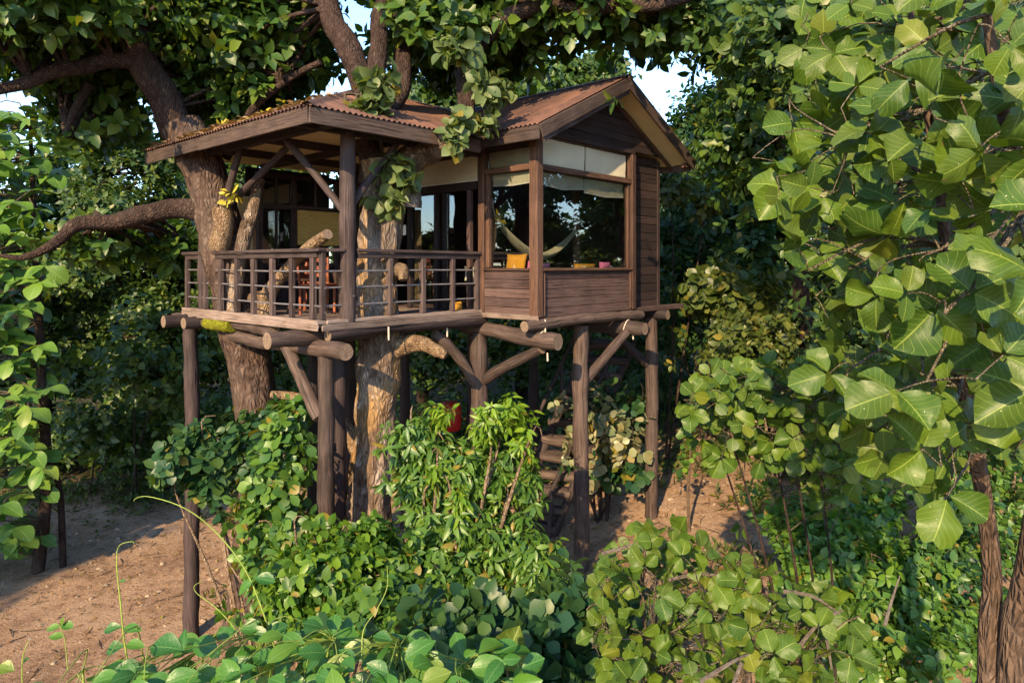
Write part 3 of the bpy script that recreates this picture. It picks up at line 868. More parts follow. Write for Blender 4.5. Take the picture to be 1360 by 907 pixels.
log('brace_log', sub, (2.96, -.02, 4.18), (2.96, -1.18, 4.78), .085, .08, LG, 63, bend=.04)
log('brace_log', sub, (4.30, -1.0, 4.12), (5.12, -1.28, 4.88), .085, .08, LG, 64)
log('brace_log', sub, (6.4, -.9, 4.15), (5.5, -.5, 4.9), .08, .075, PD, 65)
# moss on the edge log, hangers, tie ropes
mm = MB(); mv = [(-.005, 2.35, LZ + .0), (-.01, 2.6, LZ + .004), (-.012, 2.9, LZ + .006), (-.012, 3.15, LZ + .004)]
mo = MB().tube(smooth_path(mv, [1] * 4, 16)[0], [.09 + .016 * math.sin(i / 15 * 3.14) for i in range(16)], 26, .22, 14, 3).build('moss', M['moss'], sub, True)
for (u, v, z0, z1) in ((1.0, -.10, 5.16, 4.98), (2.15, -.02, 5.2, 4.93), (2.99, -1.22, 5.2, 4.99), (5.25, -1.22, 5.18, 4.98), (5.2, -1.34, 4.84, 4.74), (2.97, -1.28, 4.72, 4.60)):
    MB().tube([(u, v, z0), (u + .004, v, z1)], .012, 6).build('hanging_pin', M['string'], sub)
for (u, v, z) in ((2.95, -1.22, LZ - .18), (5.18, -1.25, LZ - .15)):
    pts = [(u + .0 + .125 * math.cos(a), v + .02 * math.sin(a * 2), z + .125 * math.sin(a)) for a in [i * math.pi * 2 / 16 for i in range(17)]]
    MB().tube(pts, .008, 6, cap=False).build('tie_rope', M['string'], sub, True)

# ---- steps up to the cabin under the floor
sb = P(700, 655, 12.9); sb.z = ground_z(sb.x, sb.y)
st = empty('log_staircase', sb, 0, 'dark log staircase climbing under the cabin floor', 'staircase')
dv = P(815, 452, 13.9) - sb
ac = Vector((.80, -.35, 0)).normalized()      # across the steps
for q in (-.42, .42):
    log('stringer', st, ac * q + Vector((0, 0, -.1)), dv + ac * q, .085, .075, PD, 71 + int(q * 10))
for i in range(12):
    c = dv * ((i + .3) / 12) + UP * .11
    log('tread', st, c - ac * .52, c + ac * .52, .088, .080, LG, 80 + i)
    log('tread', st, c - ac * .50 + Vector((.05, .12, .01)), c + ac * .50 + Vector((.05, .12, .01)), .07, .07, PD, 180 + i)
for q in (-.46, .46):
    log('handrail', st, ac * q + UP * .85, dv + ac * q + UP * .9, .042, .04, PD, 99)
    for i in range(4):
        c = dv * (i / 3.2) + ac * q; log('newel', st, c, c + UP * .95, .045, .04, PD, 101 + i)

# ---- things in and on the house
def blind(name, label, cat, p0, p1, z0, z1, mat, sag=.0, out=Vector((0, 0, 0)), group=None, seed=0, slats=False):
    """hanging cloth between local (u,v) p0 and p1, from z1 down to z0"""
    e = empty(name, W(p0[0], p0[1], z0), HR, label, cat, group)
    n, m = 18, 10; V = []; L = []; T = []; UV = []
    d = Vector((p1[0] - p0[0], p1[1] - p0[1], 0)); ln = d.length; nd = Vector((-d.y, d.x, 0)).normalized()
    for side in (0, 1):
        for j in range(m + 1):
            for i in range(n + 1):
                s, t = i / n, j / m
                z = (z1 - z0) * t - sag * math.sin(s * math.pi) * (1 - t) ** 2
                w = .010 * noise.noise(Vector((s * 5 + seed, t * 2, 0))) + .016 * (1 - t) * noise.noise(Vector((s * 3 + seed, 4, t)))
                q = d * s + nd * (w + side * .008); V.append((q.x, q.y, z)); UV.append((s * ln + seed, t * (z1 - z0)))
    K = (n + 1) * (m + 1)
    for side in (0, 1):
        for j in range(m):
            for i in range(n):
                a = side * K + j * (n + 1) + i; f = [a, a + 1, a + n + 2, a + n + 1]; L += f if side else f[::-1]; T.append(4)
    for i in range(n):
        L += [i, i + 1, K + i + 1, K + i]; T.append(4)
    uv = [UV[i] for i in L]
    link('cloth', mesh_from('cloth', V, L, T, uv, mats=[mat]), e)
    MB().tube([(0, 0, z1 - z0), (d.x, d.y, z1 - z0)], .016, 8).build('roller', M['board'], e, True)
    MB().tube([(0, 0, .0), (d.x * .5, d.y * .5, -sag), (d.x, d.y, .0)], .010, 8).build('hem_bar', M['white_cloth'] if not slats else M['bamboo'], e, True)
    return e


blind('roller_blind', 'pale cloth blind in the left upper light of the wide bay window', 'blind', (U0 + .12, V0 + .06), (4.20, V0 + .06), WH + .08, WT - .015, M['blind_cloth'], seed=1)
blind('roller_blind', 'pale cloth blind in the right upper light of the wide bay window', 'blind', (4.23, V0 + .06), (U1 - .13, V0 + .06), WH + .08, WT - .015, M['blind_cloth'], seed=2)
blind('roller_blind', 'sagging cream blind rolled up atop the wide bay pane, left half', 'blind', (U0 + .15, V0 + .08), (4.20, V0 + .08), WH - .20, WH - .01, M['blind_cloth'], .05, seed=3)
blind('roller_blind', 'cream blind hanging a little lower atop the wide bay pane, right half', 'blind', (4.22, V0 + .08), (U1 - .17, V0 + .08), WH - .25, WH - .01, M['blind_cloth'], .03, seed=4)
blind('roller_blind', 'cream blind over the narrow side pane of the bay', 'blind', (U0 + .05, -.20), (U0 + .05, V0 + .10), WH - .19, WH - .01, M['blind_cloth'], .02, seed=5)
blind('roller_blind', 'shaded cream blind in the small top light above the narrow bay pane', 'blind', (U0 + .05, -.12), (U0 + .05, V0 + .10), WH + .08, WT - .16, M['blind_cloth'], seed=6)
blind('roller_blind', 'long cream blind above the dark doors beside the tree trunk', 'blind', (U0 - .02, 2.3), (U0 - .02, .08), 7.34, 7.74, M['blind_cloth'], seed=7)
blind('bamboo_blind', 'golden bamboo blind hanging in the porch back window', 'blind', (1.96, BV - .10), (2.86, BV - .10), 6.38, 7.03, M['bamboo'], .01, seed=8, slats=True)

# hammock inside the bay, interior post
ip = W(4.99, -.30, DZ); 
o = log('post', None, ip, ip + UP * 2.6, .065, .06, [M['board_warm'], M['log_end']], 5); o.name = 'interior_post'; o.parent = house
o.matrix_parent_inverse = (Matrix.Translation(HC) @ Matrix.Rotation(HR, 4, 'Z')).inverted()
def hammock():
    a, b = W(3.10, -.10, 6.80), W(4.93, -.32, 6.62)
    e = empty('hammock', W(4.0, -.2, DZ), 0, 'pale cloth hammock slung behind the bay window glass', 'hammock'); base = e.location
    n, m = 26, 8; V = []; L = []; T = []; UV = []
    side = (b - a).cross(UP).normalized()
    for i in range(n + 1):
        t = i / n; c = a.lerp(b, t); c.z -= .62 * math.sin(math.pi * t) ** .9; w = .03 + .14 * math.sin(math.pi * t)
        for j in range(m + 1):
            s = j / m * 2 - 1; q = c + side * (w * s) + UP * (.10 * s * s * math.sin(math.pi * t)) - base
            V.append(tuple(q)); UV.append((t * 2, s * .3))
    for i in range(n):
        for j in range(m):
            k = i * (m + 1) + j; f = [k, k + 1, k + m + 2, k + m + 1]; L += f; T.append(4)
    me = mesh_from('cloth', V, L, T, [UV[i] for i in L], mats=[M['hammock_cloth']]); c = link('cloth', me, e)
    md = c.modifiers.new('thick', 'SOLIDIFY'); md.thickness = .012
    for p, q in ((a, a + Vector((-.1, 0, .45))), (b, b + Vector((.05, .05, .35)))):
        MB().tube([p - base, q - base], .012, 6).build('rope', M['string'], e, True)


hammock()


def cushion(name, label, c, sx, sy, sz, rz, mat, cat='cushion', tilt=0):
    bm = bmesh.new(); bmesh.ops.create_cube(bm, size=2); bmesh.ops.subdivide_edges(bm, edges=bm.edges, cuts=5, use_grid_fill=True)
    for v in bm.verts:
        x, y, z = v.co; e = (1 - .35 * x * x * x * x) * (1 - .35 * y ** 4)
        pin = 1 - .10 * (1 - y * y) * x * x - 0
        v.co = Vector((x * sx * (1 - .08 * (1 - y * y)), y * sy * (1 - .08 * (1 - x * x)), z * sz * (.18 + .82 * max(0, 1 - x * x) ** .4 * max(0, 1 - y * y) ** .4)))
    me = bpy.data.meshes.new(name); bm.to_mesh(me); bm.free(); me.materials.append(mat)
    for p in me.polygons: p.use_smooth = True
    o = link(name, me); o.location = c; o.rotation_euler = (R(90) - tilt, 0, rz); return tag(o, label, cat)


cushion('cushion', 'orange cushion propped behind the narrow bay pane', W(3.02, -.62, 6.02), .20, .15, .06, HR - R(90), M['orange_cloth'], tilt=.2)
cushion('cushion', 'small pink cushion behind the narrow bay pane by the corner post', W(3.05, -.92, 5.985), .09, .08, .05, HR - R(90), M['pink_cloth'], tilt=.2)
cushion('cushion', 'flat orange cushion lying on the sill of the wide bay pane', W(4.35, V0 + .16, 5.975), .30, .045, .06, HR, M['orange_cloth'])
cushion('cushion', 'pink cushion on the bay sill near the right jamb', W(4.92, V0 + .16, 5.99), .15, .06, .06, HR, M['pink_cloth'])
cushion('cushion', 'dusky pink bolster on the bay sill next to the corner post', W(3.25, V0 + .16, 5.98), .18, .05, .06, HR, M['pink_cloth'])
cushion('cushion', 'white pillow on the bench seen through the railing beside the bay', W(3.3, .55, 5.86), .28, .12, .09, HR + .2, M['white_cloth'])
cushion('cushion', 'yellow mat cushion on the porch floor beside the bay', W(2.62, .28, DZ + .09), .17, .08, .06, HR + .3, M['orange_cloth'])


def bench():
    e = empty('bench', W(3.35, .6, DZ), HR, 'low wooden bench inside the doorway beside the bay', 'bench')
    board('seat', e, M['board_warm'], (-.1, -.6, .42), (-.1, .6, .42), .40, .045)
    for v in (-.5, .5): board('leg', e, M['board_warm'], (-.1, v, 0), (-.1, v, .395), .34, .05, up=Y_)


bench()


def chair(u, v, rz, label):
    e = empty('chair', W(u, v, DZ), HR + rz, label, 'chair', 'chairs on the porch'); m = M['red_chair']
    MB().beam((-.21, 0, .45), (.21, 0, .45), .42, .035).build('seat', m, e)
    for sx in (-.18, .18):
        board('leg', e, m, (sx, -.18, 0), (sx, -.18, .43), .04, .04, up=Y_)
        board('leg', e, m, (sx, .19, 0), (sx, .19, .43), .04, .04, up=Y_)
        board('back_post', e, m, (sx, .2, .47), (sx, .25, .88), .04, .035, up=Y_)
    for z in (.58, .70, .83): board('back_slat', e, m, (-.19, .225 + (z - .6) * .1, z), (.19, .225 + (z - .6) * .1, z), .02, .07)


chair(.95, 1.55, .5, 'red wooden chair on the porch seen through the left railing')
chair(1.55, 2.55, -.6, 'red wooden chair by the porch back wall under the bamboo blind')


def table():
    e = empty('side_table', W(1.0, 2.15, DZ), HR, 'small round wooden table between the porch chairs', 'table')
    MB().tube([(0, 0, .5), (0, 0, .535)], .26, 20).build('top', M['board_warm'], e)
    for a in (0, 2.1, 4.2): MB().tube([(.2 * math.cos(a), .2 * math.sin(a), 0), (.1 * math.cos(a), .1 * math.sin(a), .5)], .02, 8).build('leg', M['board_warm'], e)


table()


def forked_log():
    pts = [W(.40, 2.1, DZ), W(.36, 1.95, 5.55), W(.30, 1.45, 5.85), W(.22, .72, 6.18), W(.2, .12, 6.40)]
    e = empty('leaning_log', pts[0], 0, 'barkless crooked log leaning across the porch railing corner', 'log')
    limb('trunk', e, pts, [.15, .12, .085, .08, .07], M['bark_cut'], 24, 12, .18, 3, 8, cap=True, capm=M['log_end'], off=pts[0])
    limb('stub', e, [pts[1], pts[1] + Vector((-.30, .1, -.05))], [.10, .075], M['bark_cut'], 8, 10, .15, 3, 9, capm=M['log_end'], off=pts[0])


forked_log()


def red_barrel():
    c = P(598, 556, 13.2); c.z = ground_z(c.x, c.y)
    e = empty('red_barrel', c, 0, 'red rounded barrel in the dark under the deck behind the sapling', 'barrel')
    top = P(598, 535, 13.2).z - c.z
    MB().tube([(0, 0, 0), (0, 0, top - .5)], .05, 8).build('stand', M['iron'], e)
    MB().tube([(0, 0, top - .52), (0, 0, top - .5), (0, 0, top - .35), (0, 0, top - .1), (0, 0, top), (0, 0, top + .02)], [.18, .20, .215, .215, .19, .12], 20).build('drum', M['red_paint'], e, True)


red_barrel()

# ------------------------------------------------------------------ foliage tools
def prof(kind):
    if kind == 'oval': return lambda t: .30 * math.sin(math.pi * t ** .85) ** .8
    if kind == 'lance': return lambda t: .17 * math.sin(math.pi * t ** .8) ** .9
    if kind == 'round': return lambda t: .47 * math.sin(math.pi * t ** 1.15) ** .52
    if kind == 'broad': return lambda t: .45 * math.sin(math.pi * t ** 1.3) ** .55
    if kind == 'obov': return lambda t: .36 * math.sin(math.pi * t ** 1.35) ** .75


def tmpl(nt, kind, fold=.22, curl=.18, cols=1, wave=0.0, seed=0, notch=0.0, ragged=0.0):
    """leaf along +x, unit length; cols = quads on each side of the midrib"""
    w = prof(kind); V = [(0, 0, 0)]; UV = [(0, .5)]; rows = []; rr = random.Random(seed); ph = rr.random() * 6
    for i in range(1, nt + (1 if notch else 0)):
        t = i / nt; ww = max(w(t), .0) if i < nt else w(.93) * .75; row = []
        rg_ = (1 + rr.uniform(-ragged, ragged), 1 + rr.uniform(-ragged, ragged)); w0 = ww
        for j in range(-cols, cols + 1):
            q = j / cols; x = t - .0; ww = w0 * rg_[j > 0]
            if notch and t > .6: x = t - notch * (1 - abs(q)) ** 1.5 * (t - .6) / .4
            z = fold * (abs(q) * .35 + q * q * .9) * ww - curl * t * t + wave * q * q * math.sin(t * 9 + ph + (2 if j > 0 else 0)) * ww
            row.append(len(V)); V.append((x, q * ww, z)); UV.append((t, .5 + q * .5))
        rows.append(row)
    L = []; T = []
    n = len(rows[0])
    for j in range(n - 1): L += [0, rows[0][j], rows[0][j + 1]][::1]; T.append(3)
    for a, b in zip(rows[:-1], rows[1:]):
        for j in range(n - 1): L += [a[j], b[j], b[j + 1], a[j + 1]]; T.append(4)
    if not notch:
        V.append((1, 0, -curl)); UV.append((1, .5)); k = len(V) - 1; r = rows[-1]
        for j in range(n - 1): L += [r[j], k, r[j + 1]]; T.append(3)
    # wind faces so that the normal is +z
    L2 = []; p = 0
    for t in T:
        L2 += L[p:p + t][::-1]; p += t
    V = np.array(V); a, b, c = V[L2[0]], V[L2[1]], V[L2[2]]
    if np.cross(b - a, c - a)[2] < 0: L2 = L
    return V, np.array(L2), np.array(T), np.array(UV)


T_OVAL = tmpl(3, 'oval'); T_RHOMB = tmpl(2, 'oval'); T_LANCE = tmpl(3, 'lance', .25, .28); T_ROUND = tmpl(4, 'round', .15, .1)
T_OBOV = tmpl(4, 'obov', .18, .15)


def unit(a): return a / np.maximum(np.linalg.norm(a, axis=1, keepdims=True), 1e-6)


def leaf_cloud(name, parent, mat, pos, d, nrm, size, tm, rng, off=(0, 0, 0), kind=None, wvar=.2):
    V, L, T, UV = tm; n = len(pos); k = len(V)
    d = unit(d); s = unit(np.cross(nrm, d)); m = np.cross(d, s)
    sc = np.asarray(size)[:, None, None]; wv = (1 + wvar * (rng.random(n) - .5) * 2)[:, None, None]
    pts = pos[:, None, :] - np.asarray(off) + sc * (V[None, :, 0:1] * d[:, None] + wv * V[None, :, 1:2] * s[:, None] + V[None, :, 2:3] * m[:, None])
    loops = (L[None] + k * np.arange(n)[:, None]).ravel()
    me = mesh_from(name, pts.reshape(-1, 3), loops, np.tile(T, n), np.tile(UV[L], (n, 1)), np.repeat(rng.random(n), k), [mat], None, True)
    o = link(name, me, parent)
    if kind: o['kind'] = kind
    return o


def rosettes(rng, tips, axes, n, size, theta=65, droop=.2, jit=.25, svar=.3):
    """n leaves radiating from each twig tip -> pos, dir, normal, size"""
    T = len(tips); ax = unit(axes)
    ref = np.where(np.abs(ax[:, 2:3]) < .9, np.array([[0, 0, 1.]]), np.array([[1., 0, 0]]))
    e1 = unit(np.cross(ax, ref)); e2 = np.cross(ax, e1)
    ph = rng.random((T, 1)) * 6.28 + np.arange(n)[None] * 2.399 + rng.normal(0, .3, (T, n))
    th = np.radians(theta) * (.55 + .6 * np.arange(n)[None] / n) + rng.normal(0, .15, (T, n))
    per = np.cos(ph)[..., None] * e1[:, None] + np.sin(ph)[..., None] * e2[:, None]
    d = np.cos(th)[..., None] * ax[:, None] + np.sin(th)[..., None] * per
    nr = np.sin(th)[..., None] * ax[:, None] - np.cos(th)[..., None] * per
    d = d + np.array([0, 0, -droop]) + rng.normal(0, jit, d.shape) * .6
    nr = nr + rng.normal(0, jit, d.shape) + np.array([0, -.15, .35])
    sz = size * (1 + svar * (rng.random((T, n)) * 2 - 1))
    pos = tips[:, None] - ax[:, None] * (np.arange(n)[None, :, None] / n) * size * .9 + d * size * .12
    return pos.reshape(-1, 3), d.reshape(-1, 3), nr.reshape(-1, 3), sz.ravel()


def blob_tips(rng, c, r, n, clumps=14, shell=.45, spread=.26, shoots=0.0):
    c = np.asarray(c, float); r = np.asarray(r, float) * np.ones(3)
    cc = unit(rng.normal(size=(clumps, 3))) * (rng.random((clumps, 1)) ** shell) * .82
    w = rng.random(clumps) + .4; idx = rng.choice(clumps, n, p=w / w.sum())
    p = cc[idx] + rng.normal(0, spread, (n, 3)) * (.6 + .8 * rng.random((clumps, 1)))[idx]
    if shoots:
        k = rng.random(n) < shoots; p[k] *= (1.15 + .75 * rng.random((int(k.sum()), 1)))
    ax = (p - cc[idx] * .55) * 1.6 + np.array([0, -.1, .45]) + rng.normal(0, .35, (n, 3))
    return c + p * r, ax, c + cc * r


def wood_net(name, parent, mat, base_pts, ends, rng, r0=.035, off=Vector((0, 0, 0)), sides=5, sagz=0.0):
    """thin branches from the nearest base point to each end, one mesh"""
    mb = MB(); B = np.array([tuple(p) for p in base_pts])
    for e in ends:
        e = np.asarray(e); i = int(np.argmin(((B - e) ** 2).sum(1) + rng.random(len(B)) * .5)); b = Vector(B[i]); ev = Vector(e)
        L = (ev - b).length
        if L < .05: continue
        mid = b.lerp(ev, .5) + Vector(rng.normal(0, .09, 3)) * L + UP * (.10 * L - sagz)
        q, r = smooth_path([b, mid, ev], [r0 * (.5 + .3 * min(L, 2)), r0 * .55, r0 * .22], 7)
        mb.tube([v - off for v in q], r, sides, cap=False, seed=i)
    o = mb.build(name, mat, parent, True); o['kind'] = 'stuff'
    return o


def copy_tree(o, parent=None):
    c = o.copy(); COL.objects.link(c); c.parent = parent
    for ch in o.children: copy_tree(ch, c)
    return c


def crown_from(rng, parent, off, mat, blobs, size, n_leaf, tm, theta=65, droop=.2, name='crown', clumps=14, wood=None, base_pts=None, r0=.035, svar=.45, kind=None, spread=.26, shoots=0.0):
    tips = []; axs = []; cl = []
    for (c, r, n) in blobs:
        t, a, cc = blob_tips(rng, tuple(c), r, n, clumps, .45, spread, shoots); tips.append(t); axs.append(a); cl.append(cc)
    tips = np.vstack(tips); axs = np.vstack(axs); cl = np.vstack(cl)
    p, d, nr, s = rosettes(rng, tips, axs, n_leaf, size, theta, droop, svar=svar)
    o = leaf_cloud(name, parent, mat, p, d, nr, s, tm, rng, off, kind)
    if wood: wood_net('branches', parent, wood, base_pts, cl, rng, r0, Vector(off))
    return o


# ------------------------------------------------------------------ the two big trees the house is built around
def big_trees():
    rng = np.random.default_rng(11)
    # -- tree through the porch
    b = W(1.22, .48, 0); b.z = ground_z(b.x, b.y)
    t1 = empty('house_tree', b, 0, 'thick tree, sunlit gold painted into its bark, growing through the porch deck and roof', 'tree')
    dd = b.y
    def Q(x, y, d=dd): return P(x, y, d)
    path = [b - UP * .3, Q(490, 690), Q(500, 560), Q(503, 470), Q(502, 400), Q(503, 330), Q(512, 260), Q(508, 215)]
    limb('trunk', t1, path, [.45, .33, .275, .275, .27, .285, .30, .34], M['bark_main'], 110, 56, .14, 2.2, 3, .16, off=b)
    limb('limb', t1, [Q(500, 245), Q(488, 185), Q(488, 130, dd + .1), Q(462, 70, dd + .3), Q(440, 10, dd + .5), Q(415, -80, dd + .9)], [.22, .15, .16, .18, .16, .13], M['bark_dark'], 30, 18, .14, 2, 5, .1, off=b)
    limb('limb', t1, [Q(525, 270), Q(545, 225), Q(575, 200), Q(600, 190, dd - .2), Q(612, 192, dd - .25)], [.28, .22, .17, .15, .14], M['bark_main'], 26, 18, .16, 3, 6, .1, capm=M['bark_cut'], off=b)
    limb('limb', t1, [Q(592, 195, dd - .1), Q(612, 160, dd), Q(618, 110, dd + .2), Q(640, 50, dd + .5), Q(700, 12, dd + .4), Q(850, 10, dd + .2), Q(960, -20, dd)], [.13, .12, .13, .13, .12, .10, .06], M['bark_dark'], 36, 14, .12, 2, 7, .1, off=b)
    limb('limb', t1, [Q(490, 150), Q(503, 90, dd + .4), Q(508, 30, dd + .6), Q(515, -60, dd + 1)], [.15, .14, .13, .11], M['bark_dark'], 20, 14, .12, 2, 8, .1, off=b)
    limb('limb', t1, [Q(520, 160, dd + .3), Q(538, 80, dd + .8), Q(545, -50, dd + 1.2)], [.15, .14, .12], M['bark_dark'], 20, 14, .12, 2, 28, .1, off=b)
    # stubs below the deck
    limb('branch_stub', t1, [Q(515, 470), Q(540, 457), Q(570, 460, dd - .2), Q(592, 473, dd - .3)], [.16, .13, .10, .06], M['bark_cut'], 20, 14, .3, 5, 9, .2, off=b)
    limb('branch_stub', t1, [Q(492, 610), Q(470, 585), Q(448, 555, dd + .1), Q(425, 540, dd + .2), Q(395, 527, dd + .3), Q(360, 524, dd + .3)], [.16, .14, .12, .09, .06, .05], M['bark_cut'], 26, 14, .16, 4, 10, .1, off=b)
    limb('branch_stub', t1, [Q(515, 365, dd - .25), Q(533, 358, dd - .3), Q(536, 372, dd - .35)], [.11, .10, .07], M['bark_cut'], 10, 12, .2, 5, 12, off=b)
    bp = [Q(440, 10, dd + .5), Q(415, -80, dd + .9), Q(462, 70, dd + .3), Q(508, 30, dd + .6), Q(545, -50, dd + 1.2), Q(640, 50, dd + .5), Q(700, 12, dd + .4), Q(850, 10, dd + .2), Q(618, 110, dd + .2)]
    bl = [(Q(580, 15, 10.6), (.8, 1.0, .7), 260), (Q(650, 40, 11.4), (1.3, 1.2, .75), 420), (Q(760, 20, 11), (1.5, 1.2, .65), 480), (Q(880, 15, 11.5), (1.4, 1.2, .8), 420),
          (Q(700, -60, 11), (3.2, 2, .9), 700), (Q(520, -80, 11), (3, 2, .9), 600), (Q(390, 15, 11.5), (.85, 1.2, .8), 220), (Q(985, 30, 13), (.8, 1.2, 1.0), 240),
          (Q(330, 40, 11.5), (1.4, 1.4, 1.0), 420), (Q(600, 75, 12.6), (1.6, 1, .6), 300)]
    crown_from(rng, t1, b, M['leaf_canopy'], bl, .20, 7, T_OVAL, 70, .25, clumps=18, wood=M['bark_dark'], base_pts=bp, r0=.05)
    # leafy sprouts on the trunk, lit by the sun
    sp = [(Q(520, 222, dd - .45), .20, 7), (Q(505, 265, dd - .42), .17, 6), (Q(527, 262, dd - .42), .16, 7), (Q(540, 232, dd - .42), .12, 4), (Q(495, 100, dd - .7), .30, 10), (Q(505, 135, dd - .8), .24, 8), (Q(470, 150, dd - .9), .12, 4), (Q(487, 145, dd - .9), .14, 4),
          (Q(605, 160, dd - .5), .16, 8), (Q(600, 185, dd - .5), .12, 5), (Q(640, 105, dd - .3), .30, 12), (Q(655, 130, dd - .3), .22, 8), (Q(615, 75, dd - .2), .3, 10), (Q(640, 165, dd - .2), .12, 4)]
    crown_from(rng, t1, b, M['leaf_dusty'], [(c, r, n) for c, r, n in sp], .18, 7, tmpl(6, 'obov', .3, .3), 75, .4, name='foliage', kind='stuff', clumps=4, wood=M['twig'], base_pts=path[4:] + [Q(488, 130), Q(600, 190, dd - .2), Q(618, 110, dd + .2), Q(640, 50, dd + .5)], r0=.034)

    # -- left tree by the railing
    b = W(.32, 2.95, 0); b = Vector((b.x + .25, b.y, 0)); b.z = ground_z(b.x, b.y)
    d2 = b.y
    t2 = empty('house_tree', b, 0, 'leaning dark barked tree at the left end of the porch', 'tree')
    path = [b - UP * .3, Q(352, 640, d2), Q(338, 520, d2), Q(318, 430, d2), Q(302, 350, d2), Q(285, 270, d2), Q(262, 205, d2), Q(240, 165, d2)]
    limb('trunk', t2, path, [.46, .36, .32, .315, .32, .32, .31, .28], M['bark_side'], 110, 52, .12, 2.0, 13, .12, off=b)
    limb('limb', t2, [Q(252, 190, d2), Q(225, 145, d2), Q(190, 90, d2 - .2), Q(182, 40, d2 - .3), Q(160, 0, d2 - .4), Q(125, -60, d2 - .4)], [.27, .235, .22, .19, .17, .14], M['bark_dark'], 36, 20, .14, 2, 14, .1, off=b)
    limb('limb', t2, [Q(192, 90, d2 - .2), Q(150, 82, d2 - .4), Q(90, 95, d2 - .6), Q(40, 103, d2 - .8), Q(-20, 128, d2 - 1)], [.15, .115, .11, .09, .07], M['bark_dark'], 26, 16, .14, 2, 15, .1, off=b)
    limb('limb', t2, [Q(285, 285, d2), Q(250, 277, d2 - .1), Q(200, 284, d2 - .2), Q(150, 298, d2 - .3), Q(100, 303, d2 - .5), Q(75, 322, d2 - .6), Q(35, 340, d2 - .7), Q(-5, 338, d2 - .8)], [.20, .17, .14, .12, .11, .08, .05, .02], M['bark_dark'], 26, 16, .16, 2, 16, .1, off=b)
    limb('limb', t2, [Q(120, 112, d2), Q(98, 150, d2), Q(88, 180, d2)], [.08, .06, .04], M['bark_dark'], 14, 10, .12, 2, 17, off=b)
    limb('limb', t2, [Q(300, 210, d2 + .3), Q(335, 150, d2 + .3), Q(380, 105, d2 + .2), Q(425, 82, d2)], [.08, .065, .055, .045], M['bark_dark'], 20, 12, .12, 2, 18, off=b)
    limb('limb', t2, [Q(312, 430, d2 - .3), Q(322, 330, d2 - .35), Q(330, 285, d2 - .3), Q(345, 240, d2 - .1)], [.10, .11, .11, .09], M['bark_main'], 20, 12, .14, 3, 19, off=b)
    limb('branch_stub', t2, [Q(290, 330, d2 - .35), Q(297, 300, d2 - .42), Q(294, 275, d2 - .45)], [.16, .15, .13], M['bark_cut'], 14, 14, .12, 3, 20, capm=M['log_end'], off=b)
    bp = [Q(190, 90, d2 - .2), Q(182, 40, d2 - .3), Q(150, 82, d2 - .4), Q(90, 95, d2 - .6), Q(40, 103, d2 - .8), Q(225, 145, d2), Q(140, 297, d2 - .3), Q(88, 180, d2), Q(380, 105, d2 + .2), Q(125, -60, d2 - .4)]
    bl = [(Q(60, 50, 11), (1.5, 1.2, .9), 420), (Q(200, 30, 12), (1.5, 1.3, 1.0), 420), (Q(300, 90, 12.5), (1.6, 1.2, 1.0), 460), (Q(120, 140, 12), (1.3, 1, .9), 300), (Q(380, 60, 12.5), (1.0, 1, .9), 280),
          (Q(150, -70, 11), (3.2, 2, .9), 600), (Q(20, -20, 9.5), (2, 1.4, .8), 350), (Q(120, 320, 11.5), (.9, .8, .5), 150), (Q(230, 330, 12.2), (.6, .7, .5), 110), (Q(340, 130, 11.8), (1.0, .8, .5), 200)]
    crown_from(rng, t2, b, M['leaf_canopy'], bl, .20, 7, T_OVAL, 70, .3, clumps=18, wood=M['bark_dark'], base_pts=bp, r0=.05)
    crown_from(rng, t2, b, M['leaf_yellow'], [(Q(368, 150, d2 - .4), .25, 5), (Q(310, 262, d2 - .5), .18, 6), (Q(300, 165, d2 - .4), .2, 3)], .13, 4, T_OVAL, 70, .3, name='foliage', kind='stuff', clumps=3)


big_trees()

# ------------------------------------------------------------------ forest behind
def forest_tree(name, label, seed, mat, H, R0, leaf, tm, n=420, low=.35):
    rng = np.random.default_rng(seed); rr = random.Random(seed)
    e = empty(name, (0, 0, 0), 0, label, 'tree', 'forest trees behind the tree house')
    top = Vector((rr.uniform(-.5, .5), rr.uniform(-.5, .5), H * .82))
    path = [Vector((0, 0, -.4)), Vector((rr.uniform(-.2, .2), rr.uniform(-.2, .2), H * .3)), Vector((rr.uniform(-.4, .4), 0, H * .55)), top]
    limb('trunk', e, path, [.24, .19, .14, .05], M['bark_dark'], 22, 12, .14, 2, seed, .1)
    blobs = []; bp, _ = smooth_path(path, [1] * 4, 12); bp = bp[3:]
    for i in range(13):
        a = i * 2.4 + rr.random(); hz = H * (low + (1 - low) * (i + .5) / 13) - .4
        rad = R0 * (.75 if hz < H * .5 else 1) * (1.0 - .75 * max(0, (hz / H - .6) / .4) ** 1.5)
        c = Vector((math.cos(a) * rad * .62, math.sin(a) * rad * .62, hz)); blobs.append((c, (R0 * .48, R0 * .48, R0 * .34), n))
    crown_from(rng, e, (0, 0, 0), mat, blobs, leaf, 6, tm, 70, .3, clumps=9, wood=M['bark_dark'], base_pts=bp, r0=.06)
    return e


